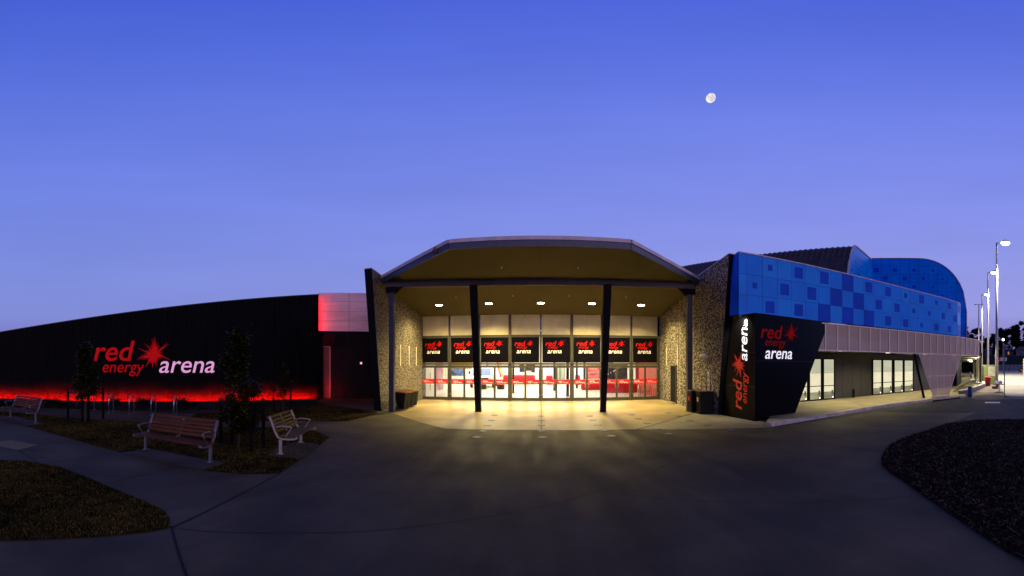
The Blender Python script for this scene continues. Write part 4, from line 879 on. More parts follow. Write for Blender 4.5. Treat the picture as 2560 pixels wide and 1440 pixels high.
# curved low seat wall
sw = [G(2406, 990), G(2425, 985), G(2440, 979), G(2455, 973), G(2464, 968), G(2466, 965), G(2462, 962)]
swi = offset(sw, .3); t = thing('curved_seat_wall', 'low curved concrete seat wall with a pale top beside the covered walkway', 'seat wall', (*sw[0], 0))
a_ = MB(); c_ = MB()
for i in range(len(sw)-1):
    a_.solid([(*sw[i], 0), (*sw[i+1], 0), (*swi[i+1], 0), (*swi[i], 0)], [(*sw[i], .36), (*sw[i+1], .36), (*swi[i+1], .36), (*swi[i], .36)])
    c_.solid([(*sw[i], .362), (*sw[i+1], .362), (*swi[i+1], .362), (*swi[i], .362)], [(*sw[i], .42), (*sw[i+1], .42), (*swi[i+1], .42), (*swi[i], .42)])
a_.build('wall', mat('brown_block', (.12, .09, .08), .8), t); c_.build('capping', mat('pale_cap', (.55, .52, .45), .6), t)

# ------------------------------------------------------------------ vaulted blue hall behind
VH = thing('vaulted_hall', 'tall vaulted hall with dark ribbed roof and blue panelled ends behind the low wing', 'building', (22, 22, 0))
K = Vector((24.5, 20.6)); Jp = Vector((20.98, 19.14)); ZR = 11.07
dirA = (Jp-K).normalized()                        # from the corner towards the eave
ln = (Jp-K).length
ev = Vector((-.55, .835)).normalized()
prof = [(0, ZR)]+[(ln+2.1*math.sin(t_*PI/2/10), 5.6+(ZR-5.6)*math.cos(t_*PI/2/10)**.9) for t_ in range(11)]
prof[-1] = (ln+2.1, 5.6)
def PP(s, off=Vector((0, 0))): q_ = K+dirA*s+off; return q_
# dark ribbed roof: extrusion of the profile
rf = MB(); rb = MB(); LV = 26
for i in range(len(prof)-1):
    (s0_, z0), (s1_, z1) = prof[i], prof[i+1]
    a, c = PP(s0_), PP(s1_); a2, c2 = PP(s0_, ev*LV), PP(s1_, ev*LV)
    rf.solid([(*a, z0), (*c, z1), (*c2, z1), (*a2, z0)], [(*a, z0-.15), (*c, z1-.15), (*c2, z1-.15), (*a2, z0-.15)])
rf.build('vault_roof', ROOFD, VH, smooth=False)
k = 0.0
while k < LV:
    rb.tube([(*(PP(s_)+ev*k), z+.02) for s_, z in prof], .035, 4); k += .42
rb.build('roof_rib', mat('rib_grey', (.14, .11, .13), .45, metal=.3), VH)
MB().tube([(*(PP(s_)-ev*.03), z+.04) for s_, z in prof], .07, 6).build('edge_trim', GUTTER, VH)
# blue end wall under that profile, panelled
pw = .85; ph = .76; ew = MB(); nE = -ev
tot = prof[-1][0]
def ztop_at(s):
    for (a, za), (c, zc_) in zip(prof[:-1], prof[1:]):
        if a <= s <= c: return za+(zc_-za)*(s-a)/(c-a)
    return 5.6
ew.k = 0
nn = 28
def gridwall(mb, P0, d, nrm, width, topf, z0, pw, ph, sq, off=.0, phase=0):
    """panels as clipped columns: each cell is trimmed to the profile above it"""
    cols = int(width/pw)+1
    for i in range(cols):
        a, c = i*pw, min((i+1)*pw, width)
        if c-a < .05: continue
        j = 0
        while True:
            zb_, zt_ = z0+j*ph, z0+(j+1)*ph
            ta, tc_ = topf(a+.01), topf(c-.01)
            if zb_ >= max(ta, tc_)-.02: break
            sub = 4; 
            pts_b = []; pts_t = []
            mb.k = cr_.choice((0, 0, 1))
            for q_ in range(sub+1):
                s_ = a+.008+(c-a-.016)*q_/sub; zt2 = min(zt_-.008, topf(s_)-.02)
                if zt2 < zb_+.008: zt2 = zb_+.008
                p = P0+d*s_; pts_b.append((p, zb_+.008)); pts_t.append((p, zt2))
            for q_ in range(sub):
                (pa, ba), (pb, bb) = pts_b[q_], pts_b[q_+1]; ta_, tb_ = pts_t[q_][1], pts_t[q_+1][1]
                if ta_-ba < .01 and tb_-bb < .01: continue
                mb.face([(*(pa+nrm*off), ba), (*(pb+nrm*off), bb), (*(pb+nrm*off), tb_), (*(pa+nrm*off), ta_)])
            s_ = sq(i, j)
            if s_ and zt_ < min(ta, tc_)-.05:
                m_ = P0+d*((a+c)/2); w = (c-a)*s_/2; h = ph*s_/2; zc_ = (zb_+zt_)/2; mb.k = 2
                mb.face([(*(m_-d*w+nrm*(off+.006)), zc_-h), (*(m_+d*w+nrm*(off+.006)), zc_-h), (*(m_+d*w+nrm*(off+.006)), zc_+h), (*(m_-d*w+nrm*(off+.006)), zc_+h)])
            j += 1
nrmA = Vector((dirA.y, -dirA.x))
if nrmA.dot(-K) < 0: nrmA = -nrmA
nrmA = Vector((.55, -.835)).normalized()
gridwall(ew, K, dirA, nrmA, tot, ztop_at, 4.2, .72, .76, lambda i, j: (.0 if (i+j) % 2 else .28), .03)
ew.build('end_cladding', [BLUE1, BLUE2, BLUE3], VH)
bkA = MB(); bp_ = [(s_, z) for s_, z in prof]
bkA.face([(*K, 4.2)]+[(*PP(s_), z-.02) for s_, z in prof]+[(*PP(tot), 4.2)]); bkA.build('end_backing', mat('backing_navy', (.004, .012, .05), .6), VH)
# second block: face towards the camera with a quarter round shoulder on the right
B2 = Vector((29.3, 14.1)); dB = (B2-K).normalized(); LBk = (B2-K).length; nB = Vector((dB.y, -dB.x)); 
if nB.dot(-K) < 0: nB = -nB
r2 = 4.15; ZR2 = 11.15
def top2(s):
    if s < LBk-r2: return ZR2
    q_ = (s-(LBk-r2))/r2; return ZR2-r2*1.05*(1-math.sqrt(max(0, 1-min(1, q_)**2.2)))
def sq2(i, j):
    if (i+j) % 2: return 0
    return max(.16, .52-.045*i)
fw = MB(); gridwall(fw, K, dB, nB, LBk, top2, 4.26, .80, .70, sq2, .03); fw.build('front_cladding', [BLUE1, BLUE2, BLUE3], VH)
pts2 = [(s_, top2(s_)) for s_ in [0, LBk-r2]+[LBk-r2+r2*(i/14) for i in range(1, 15)]]
pts2.append((LBk, 4.26))
bk = MB(); bk.face([(*K, 4.26)]+[(*(K+dB*s_), z-.02) for s_, z in pts2]); bk.build('front_backing', mat('backing_navy', (.004, .012, .05), .6), VH)
sh = MB(); back = -nB*14
for (s0_, z0), (s1_, z1) in zip(pts2[:-1], pts2[1:]):
    a, c = K+dB*s0_, K+dB*s1_; sh.face([(*a, z0), (*c, z1), (*(c+back), z1), (*(a+back), z0)])
sh.build('shoulder_roof', BLUE2, VH)
MB().tube([(*(K+dB*s_+nB*.03), z+.03) for s_, z in pts2], .055, 6).build('edge_trim', mat('trim_mauve', (.45, .36, .42), .5, metal=.2), VH)

# ------------------------------------------------------------------ street lights, booth, bins
def street_lamp(px, r, py_top, label, lit=True, hd=1):
    p = D(px, r); zt_ = ZH(py_top, r); t = thing('street_lamp', label, 'street lamp', (*p, 0), 0, 'street lamps along the car park')
    MB().tube([(*p, 0), (*p, zt_*.5), (*p, zt_)], .19, 12, .10).build('pole', mat('galvanised', (.30, .28, .32), .5, metal=.2), t, smooth=True); MB().lathe([(.32, 0), (.32, .05), (.26, .06), (.26, .4), (.2, .45)], *p, .01).build('base', mat('galvanised', (.5, .5, .5)), t)
    d = Vector((math.cos(AZ(px)), -math.sin(AZ(px))))
    if not lit:
        MB().tube([(p[0]-d.x*.8, p[1]-d.y*.8, zt_), (p[0]+d.x*.8, p[1]+d.y*.8, zt_)], .06, 6).build('cross_arm', DARKM, t)
        for s_ in (-.8, .8): MB().box(p[0]+d.x*s_, p[1]+d.y*s_, zt_-.08, .5, .3, .12).build('lamp_head', DARKM, t)
        return t
    h = Vector(p)+d*.75; sp_ = h+d*.9
    MB().tube([(*p, zt_-.15), (*(Vector(p)+d*.3), zt_+.02), (*h, zt_+.05)], .06, 6).build('arm', mat('galvanised', (.5, .5, .5)), t)
    hd_ = MB().ball((h.x+d.x*.2, h.y+d.y*.2, zt_+.05), .62, 8, (1, .8, .34)).build('lamp_head', STEEL, t, smooth=True)
    MB().ball((h.x+d.x*.2, h.y+d.y*.2, zt_-.02), .58, 8, (1, .85, .40)).build('lens', emat('street_white', (1, .96, .9), 12), hd_, smooth=True)
    return t, sp_, zt_
GL = []
for px, r, py, lab in ((2492, 42, 607, 'tallest lit street lamp nearest the camera beside the green booth'), (2470, 57, 681, 'second lit street lamp standing behind the green booth'), (2455, 74, 736, 'third and smallest lit street lamp above the awning end')):
    t, h, z = street_lamp(px, r, py, lab); lamp('street_light', 'SPOT', (h.x, h.y, z-.9), 21000, (1, .90, .70), t, .3, math.radians(132), .35, tgt=(h.x+6, h.y-4, 0))
street_lamp(2447, 86, 761, 'thin unlit double headed pole furthest behind the awning', False)
t = thing('small_distant_lamp', 'tiny white lit lamp on a post before the dark trees', 'street lamp', (*D(2508, 90), 0)); p = D(2508, 90)
MB().tube([(*p, 0), (*p, ZH(851, 90))], .08, 6).build('pole', DARKM, t); MB().ball((*p, ZH(849, 90)), .28, 6).build('globe', emat('globe_white', (1, 1, .95), 8), t)
p = Vector(G(2459, 961)); a = AZ(2470); ux = Vector((math.cos(a), -math.sin(a))); uy = Vector((math.sin(a), math.cos(a)))
t = thing('green_booth', 'small olive green booth with a flat roof beside the tall lamp post', 'booth', (*p, 0))
GRB = mat('booth_green', (.16, .20, .09), .6, var=.1); P4 = lambda x, y: tuple(p+ux*x+uy*y)
bo = MB().prism([P4(0, 0), P4(1.4, 0), P4(1.4, 1.6), P4(0, 1.6)], .012, 2.15).build('wall', GRB, t); 
rb_ = MB()
for k in range(9): q_ = p+ux*(.04+k*.16)-uy*.01; rb_.box(q_.x, q_.y, .03, .03, .03, 2.1)
rb_.build('rib', mat('booth_rib', (.20, .24, .12), .6), bo)
MB().prism([P4(-.15, -.12), P4(1.5, -.12), P4(1.5, 1.7), P4(-.15, 1.7)], 2.152, 2.24).build('roof', mat('booth_roof', (.25, .25, .2), .5), t)
MB().prism([P4(.52, -.03), P4(1.3, -.03), P4(1.3, -.005), P4(.52, -.005)], .95, 2.05).build('window', mat('booth_window', (.45, .45, .42), .4, var=.2, scale=3), t)
MB().prism([P4(-.5, .3), P4(-.02, .3), P4(-.02, 1.2), P4(-.5, 1.2)], .012, 2.1).build('door', mat('booth_dark', (.02, .03, .03), .5), t)
def wheelie(loc, rz, label, bodym, lidm, group=None, s=1):
    t = thing('wheelie_bin', label, 'bin', loc, rz, group)
    MB().solid([(-.22*s, -.24*s, .06), (.22*s, -.24*s, .06), (.22*s, .2*s, .06), (-.22*s, .2*s, .06)], [(-.29*s, -.34*s, .95*s), (.29*s, -.34*s, .95*s), (.29*s, .30*s, .95*s), (-.29*s, .30*s, .95*s)]).build('body', bodym, t, world=False, bevel=.02)
    MB().solid([(-.31*s, -.38*s, .95*s), (.31*s, -.38*s, .95*s), (.31*s, .34*s, .95*s), (-.31*s, .34*s, .95*s)], [(-.29*s, -.34*s, 1.0*s), (.29*s, -.34*s, 1.0*s), (.29*s, .32*s, 1.05*s), (-.29*s, .32*s, 1.05*s)]).build('lid', lidm, t, world=False, bevel=.01)
    MB().tube([(-.24*s, .37*s, .93*s), (.24*s, .37*s, .93*s)], .018, 6).build('handle', BLACKI, t, world=False)
    for x in (-.25*s, .25*s): MB().tube([(x-.03, .2*s, .1), (x+.03, .2*s, .1)], .1, 10).build('wheel', BLACKI, t, world=False)
    return t
LR = mat('lid_red', (.08, .002, .004), .6, spec=.1); LY = mat('lid_yellow', (.08, .07, .003), .6, spec=.1); BG = mat('bin_black', (.006, .0065, .0065), .6, spec=.1)
wheelie((*G(2469.5, 966.5), .012), math.radians(-60), 'bright red wheelie bin in front of the green booth', mat('bin_red', (.42, .008, .008), .45), mat('bin_red2', (.55, .012, .012), .45))
for (y, lm), lab in zip(((17.65, LR), (18.2, LY), (18.8, LR), (19.35, LY)), ('red lidded black bin nearest the left end column', 'yellow lidded black bin second from the left end column', 'red lidded black bin third from the left end column', 'yellow lidded black bin nearest the glass doors')):
    wheelie((-6.72-.02*(y-17), y, .012), math.radians(88), lab, BG, lm, 'bins along the left pebbled wall', .87)
for (x, y, m_, lab) in ((7.22, 16.62, REDP, 'dark bin cabinet with a small red label beside the right end column'), (7.36, 15.92, mat('label_yellow', (.6, .4, .02), .5), 'dark bin cabinet with a small yellow label against the right pebbled wall')):
    t = thing('bin_cabinet', lab, 'bin cabinet', (x, y, .01), math.radians(-3), 'dark bin cabinets on the right')
    MB().box(0, 0, .03, .66, .62, .98).build('body', mat('cabinet_dark', (.006, .006, .005), .6, spec=.15), t, world=False, bevel=.015)
    q_ = MB()
    for k in range(9): q_.box(-.29+k*.072, -.313, .08, .02, .012, .86)
    for k in range(8): q_.box(-.333, -.26+k*.072, .08, .012, .02, .86)
    q_.build('slat', mat('slat_dark', (.010, .010, .009), .6, spec=.15), t, world=False)
    MB().box(0, 0, 1.012, .70, .66, .035).build('top', mat('cabinet_top', (.10, .05, .035), .5), t, world=False); MB().box(-.345, 0, .55, .008, .16, .20).build('label_plate', m_, t, world=False)
p = G(2425, 992.5); t = thing('blue_bin', 'dark blue cylindrical drum bin by the end of the kerb', 'bin', (*p, .012))
MB().lathe([(.16, 0), (.17, .03), (.17, .66), (.155, .70), (.13, .73)], *p, .012, 20).build('drum', mat('drum_blue', (.004, .03, .22), .4), t, smooth=True); MB().tube([(p[0]+.15, p[1]-.05, .25), (p[0]+.22, p[1]-.08, .36), (p[0]+.15, p[1]-.05, .46)], .03, 6).build('tap', mat('drum_blue2', (.004, .03, .25), .4), t)
p = G(2511, 993); t = thing('sign_post', 'thin dark post with two small pale plates beside the car park', 'sign post', (*p, 0)); r = math.hypot(*p)
MB().tube([(*p, 0), (*p, ZH(861, r))], .035, 8).build('post', mat('post_grey', (.10, .09, .09), .5), t)
d = Vector((math.cos(AZ(2511)), -math.sin(AZ(2511))))
for z, l in ((ZH(866, r), .26), (ZH(873, r), .2)): MB().wall(Vector(p)+d*.04, Vector(p)+d*(.04+l), z, z+.10, .03, -.015).build('plate', GUTTER, t)
MB().tube([(*p, .03), (p[0]+.12, p[1]-1.6, .03)], .03, 6).build('foot', BLACKM, t)  # dark rod lying flat on the ground out from the post
# small pedestal table with stools beside the tall post
p = G(2498, 981); t = thing('pedestal_table', 'small round table on two thin legs beside the tall lamp post', 'table', (*p, .01))
MB().lathe([(.42, .62), (.42, .68)], *p, .016, 16).build('tabletop', mat('table_wood', (.22, .15, .11), .6), t)
for s_ in (-.1, .1): MB().tube([(p[0]+s_, p[1], .02), (p[0]+s_, p[1], .62)], .035, 6).build('leg', STEEL, t)
MB().lathe([(.35, 0), (.35, .03)], *p, .016, 16).build('base', BLACKM, t)
p = G(2488, 973); t = thing('round_stool', 'low brown round stool at the foot of the tall lamp post', 'stool', (*p, .01)); MB().lathe([(.3, .05), (.35, .1), (.3, .28)], *p, .016, 14).build('seat', mat('stool_brown', (.12, .05, .035), .6), t); MB().lathe([(.12, 0), (.12, .05)], *p, .012, 12).build('foot', BLACKM, t)
for px, py, m_, lab in ((2494, 965, mat('bag_blue', (.02, .04, .2), .7), 'dark blue bag lying beside the tall lamp post'), (2500, 961, mat('bag_dark', (.03, .03, .05), .7), 'dark sports bag lying behind the blue bag')):
    p = G(px, py); t = thing('sports_bag', lab, 'bag', (*p, .016)); MB().ball((p[0], p[1], .22), .42, 7, (1, .6, .5)).build('body', m_, t, smooth=True); MB().tube([(p[0]-.2, p[1], .36), (p[0]-.1, p[1], .5), (p[0]+.1, p[1], .5), (p[0]+.2, p[1], .36)], .02, 5).build('handle', BLACKI, t)

# ------------------------------------------------------------------ far side of the car park
fy = 138
t = thing('mesh_fence', 'long grey mesh fence along the far side of the car park', 'fence', (*D(2520, fy), 0))
a, c = Vector(D(2470, fy)), Vector(D(2640, fy)); n_ = 34; f_ = MB(); po = MB()
for z in (.15, 1.1, 2.15): f_.wall(a, c, z, z+.09, .06)
for k in range(n_*6): q_ = a.lerp(c, k/(n_*6)); f_.box(q_.x, q_.y, .1, .05, .05, 2.1)
f_.build('mesh_panel', mat('fence_grey', (.30, .30, .32), .5, metal=.3), t)
for k in range(n_//2+1): q_ = a.lerp(c, k/(n_//2)); MB().box(q_.x, q_.y, 0, .14, .14, 2.35).build('post', mat('fence_grey', (.3, .3, .32)), t)
t = thing('banner_board', 'red and white advertising board on the dark slope behind the fence', 'sign', (*D(2505, 150), 3))
a, c = Vector(D(2494, 150)), Vector(D(2517, 150)); MB().wall(a, c, ZH(902.5, 150), ZH(893.5, 150), .1).build('board', mat('board_grey', (.42, .38, .42), .5, emit=(.5, .42, .5), es=.12), t)
e_ = a.lerp(c, .3); MB().wall(a, e_, ZH(902.5, 150), ZH(893.5, 150), .05, -.06).build('red_part', mat('board_red', (.5, .02, .04), .5, emit=(.6, .02, .05), es=.15), t)
for q_ in (a, c): MB().box(q_.x, q_.y+.2, 0, .12, .12, ZH(902, 150)).build('leg', BLACKM, t)
def figure(name, p, label, h=1.72, rz=0):
    """one continuous skinned body"""
    t = thing(name, label, 'person', (*p, .016), rz)
    j = {'hip': (0, 0, .95), 'waist': (0, 0, 1.08), 'chest': (0, 0, 1.32), 'neck': (0, 0, 1.48), 'head': (0, -.01, 1.58), 'top': (0, -.01, 1.70),
         'hl': (-.10, 0, .90), 'kl': (-.12, -.03, .50), 'al': (-.12, 0, .08), 'tl': (-.13, -.16, .03), 'hr': (.10, 0, .90), 'kr': (.12, .02, .50), 'ar': (.13, .05, .08), 'tr': (.14, -.10, .03),
         'sl': (-.19, 0, 1.40), 'el': (-.25, .02, 1.12), 'wl': (-.24, -.06, .88), 'fl': (-.235, -.08, .78), 'sr': (.19, 0, 1.40), 'er': (.25, .02, 1.12), 'wr': (.24, -.06, .88), 'fr': (.235, -.08, .78)}
    E = [('hip', 'waist'), ('waist', 'chest'), ('chest', 'neck'), ('neck', 'head'), ('head', 'top'), ('hip', 'hl'), ('hl', 'kl'), ('kl', 'al'), ('al', 'tl'), ('hip', 'hr'), ('hr', 'kr'), ('kr', 'ar'), ('ar', 'tr'),
         ('chest', 'sl'), ('sl', 'el'), ('el', 'wl'), ('wl', 'fl'), ('chest', 'sr'), ('sr', 'er'), ('er', 'wr'), ('wr', 'fr')]
    R = {'hip': .13, 'waist': .12, 'chest': .15, 'neck': .055, 'head': .09, 'top': .07, 'hl': .09, 'hr': .09, 'kl': .06, 'kr': .06, 'al': .042, 'ar': .042, 'tl': .035, 'tr': .035, 'sl': .06, 'sr': .06, 'el': .042, 'er': .042, 'wl': .03, 'wr': .03, 'fl': .025, 'fr': .025}
    ks = list(j); me = bpy.data.meshes.new('body'); me.from_pydata([tuple(c_*h/1.72 for c_ in j[k]) for k in ks], [(ks.index(a), ks.index(c_)) for a, c_ in E], [])
    me.skin_vertices.new() if hasattr(me.skin_vertices, 'new') else None
    o = bpy.data.objects.new('body', me); COL.objects.link(o); o.parent = t; mo = o.modifiers.new('skin', 'SKIN')
    if me.skin_vertices:
        for i, k in enumerate(ks): sv = me.skin_vertices[0].data[i]; sv.radius = (R[k], R[k]); sv.use_root = (k == 'hip')
    o.modifiers.new('sub', 'SUBSURF').render_levels = 1; me.materials.append(mat('dark_clothes', (.012, .012, .016), .8))
    MB().ball((0, -.005, 1.66*h/1.72), .10, 6, (1, 1.05, .75)).build('hair', mat('hair_fair', (.20, .14, .07), .8), t, world=False)
    return t
figure('person', G(2521, 932), 'person in dark clothes standing alone at the far side of the car park', 1.72)
p = D(2556, 118); t = thing('parked_car', 'dark parked car with a red tail light by the far fence', 'car', (*p, .016), math.radians(25))
cb = [(-2.1, .35), (-2.15, .85), (-1.7, .95), (-1.0, 1.42), (.7, 1.45), (1.4, .98), (2.1, .85), (2.15, .35)]
MB().solid([(x, -.85, z) for x, z in cb], [(x, .85, z) for x, z in cb]).build('body', mat('car_dark', (.02, .02, .025), .3), t, world=False, bevel=.06)
for x in (-1.35, 1.35):
    for y in (-.85, .85): MB().tube([(x, y-.1, .33), (x, y+.1, .33)], .33, 12).build('wheel', BLACKI, t, world=False)
for y in (-.6, .6): MB().box(-2.17, y, .7, .05, .28, .14).build('tail_light', emat('tail_red', (1, .02, .02), 2.5), t, world=False)
MB().box(0, -.862, .98, 1.4, .01, .35).build('side_window', mat('car_glass', (.02, .03, .04), .1), t, world=False)
p = D(2559.5, 70); t = thing('yellow_post', 'yellow gate post at the right edge of the car park', 'post', (*p, 0)); MB().box(*p, .016, .22, .22, ZH(897, 70)).build('shaft', mat('post_yellow', (.7, .42, .02), .5, emit=(.9, .5, .02), es=.02), t); MB().box(*p, .016, .6, .6, .1).build('base', KERB, t)
HW = mat('house_wall', (.30, .19, .14), .8, var=.15); HR = mat('house_roof', (.12, .09, .10), .8); HWB = mat('house_wall_blue', (.05, .06, .10), .8)
def house(px0, px1, py0, pyr, r, wm, label, lit=None):
    a, c = Vector(D(px0, r)), Vector(D(px1, r)); zb_ = ZH(pyr, r); zr = ZH(py0, r); t = thing('house', label, 'house', (*a, 0)); d = (c-a).normalized(); n = Vector((-d.y, d.x))
    MB().wall(a, c, 0, zb_, 8, 0).build('wall', wm, t); m = (a+c)/2
    q = [a-d*.5-n*.5, c+d*.5-n*.5, c+d*.5+n*8.5, a-d*.5+n*8.5]; r0 = a+d*1.5+n*4; r1 = c-d*1.5+n*4
    b = MB(); b.face([(*q[0], zb_), (*q[1], zb_), (*r1, zr), (*r0, zr)]); b.face([(*q[2], zb_), (*q[3], zb_), (*r0, zr), (*r1, zr)]); b.face([(*q[1], zb_), (*q[2], zb_), (*r1, zr)]); b.face([(*q[3], zb_), (*q[0], zb_), (*r0, zr)]); b.face([(*x_, zb_) for x_ in q][::-1]); b.build('roof', HR, t)
    L_ = (c-a).length
    for k in range(3):
        s_ = L_*(.18+.3*k); w_ = MB().wall(a+d*s_, a+d*(s_+L_*.14), zb_-1.9, zb_-.6, .06, -.06).build('window', emat('house_lit', (1, .42, .15), .35) if lit == k else mat('house_window', (.10, .09, .10), .2), t)
house(2540, 2590, 865, 876, 165, HW, 'pale brick house at the right edge behind the car park')
house(2506, 2534, 869, 876, 170, mat('house_wall_dark', (.10, .05, .04), .8), 'darker house with a lit orange window behind the sign post', 1)
house(2461, 2480, 868, 875, 160, HWB, 'small bluish house between the lamp poles')
b = MB(); sl = []
for i in range(15):
    px = 2400+i*20; sl.append(px)
for i in range(14):
    r = 146; a, c = D(sl[i], r), D(sl[i+1], r); a2, c2 = D(sl[i], 200), D(sl[i+1], 200); am, cm = D(sl[i], 158), D(sl[i+1], 158); b.face([(*a, .02), (*c, .02), (*cm, 6.0), (*am, 6.0)]); b.face([(*am, 6.0), (*cm, 6.0), (*c2, 8), (*a2, 8)])
struct('hillside', b, mat('hill_dark', (.008, .010, .006), .95))

# ------------------------------------------------------------------ vegetation
def leaf_cloud(mb, n, fn, size, rnd, mats=3, w=(.5, .3, .2), droop=.5):
    for _ in range(n):
        p = fn(rnd)
        if p is None: continue
        s = size*rnd.uniform(.6, 1.3); a = rnd.uniform(0, 2*PI); tl = rnd.uniform(-1, 1)
        u = Vector((math.cos(a), math.sin(a), rnd.uniform(-.6, .6))).normalized()*s; q = Vector((-math.sin(a), math.cos(a), tl)).normalized()*s*.42
        P = Vector(p); mb.k = rnd.choices((0, 1, 2), w)[0]
        mb.face([P-u*.5, P+q*.5, P+u*.5, P-q*.5])
def young_tree(px, py, wpx, ztop_, zlow, label, seed, n=2600, stakes=()):
    p = G(px, py); r = math.hypot(*p); R0 = wpx/2/F*r*1.2; rnd = random.Random(seed)
    t = thing('young_tree', label, 'tree', (*p, 0), 0, 'staked young trees in the lawn')
    tr = MB(); tr.tube([(*p, 0), (p[0]+.02, p[1], zlow*.8), (p[0]-.02, p[1]+.02, ztop_*.9)], .035, 8, .008)
    for _ in range(16):
        z = rnd.uniform(zlow, ztop_*.85); a = rnd.uniform(0, 2*PI); l = R0*rnd.uniform(.5, .9)*(1-.5*(z-zlow)/(ztop_-zlow)); tr.tube([(p[0], p[1], z), (p[0]+math.cos(a)*l, p[1]+math.sin(a)*l, z+l*rnd.uniform(.5, 1.1))], .010, 5, .003)
    tr.build('trunk', BARK, t, smooth=True)
    cl_ = [(rnd.uniform(0, 2*PI), rnd.uniform(0, .8), rnd.uniform(0, 1), rnd.uniform(.16, .34)) for _ in range(46)]
    def fn(rn):
        a, rr_, h, cr = rn.choice(cl_); z = zlow+(ztop_-zlow)*h; wz = R0*(1.0-h**2.2*.85)*(.55+.45*min(1, h*5))
        o = Vector((rn.gauss(0, cr*.5), rn.gauss(0, cr*.5), rn.gauss(0, cr*.6)))*.75
        x = math.cos(a)*rr_*wz+o.x; y = math.sin(a)*rr_*wz+o.y
        return (p[0]+x, p[1]+y, max(zlow*.8, z+o.z))
    m = MB(); leaf_cloud(m, int(n*3.6), fn, .10, rnd, w=(.55, .32, .13)); m.build('crown', [LEAFD, LEAFM, LEAFO], t)
    return t
young_tree(213, 1057, 82, 2.95, .95, 'young tree with a loose crown between four stakes left of the large lettering', 1)
young_tree(596, 1118, 128, 3.05, .55, 'tallest and densest young tree between the two right benches', 2, 4800)
young_tree(708, 1027.5, 66, 2.15, .75, 'smallest young tree in the back lawn near the end of the black wall', 3, 1200)
STK = mat('stake_timber', (.007, .005, .004), .9, spec=.05, var=.3, scale=9)
stakes = [(170, 1046, 1.15, 'leftmost timber stake of the far left young tree'), (206, 1056, 1.0, 'timber stake just left of the trunk of the far left young tree'), (221, 1056, 1.0, 'timber stake just right of the trunk of the far left young tree'), (258, 1047, 1.15, 'rightmost timber stake of the far left young tree'),
          (552, 1108, 1.15, 'timber stake beside the red bench end'), (580, 1112, 1.1, 'timber stake left of the trunk of the dense young tree'), (628, 1131, 1.15, 'nearest timber stake of the dense young tree'), (658.5, 1122, 1.2, 'timber stake between the dense young tree and the yellow bench'), (684, 1030, 1.1, 'left timber stake of the smallest young tree'), (727, 1030, 1.2, 'right timber stake of the smallest young tree')]
pos = []
for px, py, h, lab in stakes:
    p = G(px, py); pos.append(p); t = thing('tree_stake', lab, 'stake', (*p, 0), 0, 'timber stakes around the young trees')
    MB().box(*p, 0, .075, .075, h+.15, .4).build('post', STK, t, bevel=.008); MB().box(*p, h-.06, .082, .082, .05, .4).build('strap_band', BLACKM, t)
for i, (a, c, z, lab) in enumerate(((0, 3, 1.1, 'dark strap joining the outer stakes of the far left young tree'), (4, 7, 1.08, 'thin strap joining the outer stakes of the dense young tree'), (8, 9, 1.15, 'pale strap joining the stakes of the smallest young tree'))):
    A_, C_ = pos[a], pos[c]; m = MB(); m.tube([(*A_, z), ((A_[0]+C_[0])/2, (A_[1]+C_[1])/2, z-.05), (*C_, z)], .012, 5); tag(m.build('tree_tie', mat('strap_grey', (.06, .06, .06), .7)), lab, 'strap')
def tuft(px, py, r0, h, label, seed, n=130):
    rnd = random.Random(seed); p = G(px, py); t = MB()
    for _ in range(n):
        a = rnd.uniform(0, 2*PI); l = h*rnd.uniform(.6, 1.1); o = rnd.uniform(0, .12); w = .013; b0 = Vector((p[0]+math.cos(a)*o, p[1]+math.sin(a)*o, 0)); d = Vector((math.cos(a), math.sin(a), 0)); sd__ = Vector((-d.y, d.x, 0))*w
        sp = r0*rnd.uniform(.3, 1); p1 = b0+d*sp*.4+Vector((0, 0, l*.65)); p2 = b0+d*sp+Vector((0, 0, l*rnd.uniform(.6, 1.0)))
        t.face([b0-sd__, b0+sd__, p1+sd__, p1-sd__]); t.face([p1-sd__, p1+sd__, p2])
    o = t.build('flax_plant', mat('flax_leaf', (.010, .014, .006), .6, var=.4)); tag(o, label, 'plant', 'strappy plants in the bed along the black wall')
TL = ['strappy dark plant in the bed beside the far left bench', 'strappy dark plant right of the far left bench', 'strappy plant behind the second bicycle hoop', 'wide strappy plant behind the third bicycle hoop', 'spiky plant between the third and fourth bicycle hoops', 'spiky plant between the fourth and fifth bicycle hoops', 'low strappy plant behind the red bench', 'large spiky plant right of the last bicycle hoop', 'low plant at the far left frame edge']
for i, (px, py, r0, h) in enumerate(((18, 1017, .9, .55), (128, 1018, .8, .60), (150, 1020, .9, .45), (288, 1020, .8, .7), (355, 1021, .9, .68), (372, 1022, .7, .6), (480, 1022, .9, .5), (450, 1024, 1.0, .75), (-14, 1018, .8, .5))):
    tuft(px, py, r0, h, TL[i], 40+i, 190)
b = MB(); rnd = random.Random(77)
bw0 = [G(x, y) for x, y in ((-150, 1009), (0, 1014), (170, 1018), (300, 1021), (490, 1022), (640, 1016), (790, 1009))]
for _ in range(9000):
    k = rnd.uniform(0, len(bw0)-1.001); i = int(k); p = Vector(bw0[i]).lerp(Vector(bw0[i+1]), k-i); dd_ = p.normalized(); p = p+dd_*rnd.uniform(-.7, 1.0); h = rnd.uniform(.05, .24); a = rnd.uniform(0, PI)
    d = Vector((math.cos(a), math.sin(a)))*.03; b.k = 0; b.face([(p.x-d.x, p.y-d.y, 0), (p.x+d.x, p.y+d.y, 0), (p.x+rnd.uniform(-.08, .08), p.y+rnd.uniform(-.08, .08), h)])
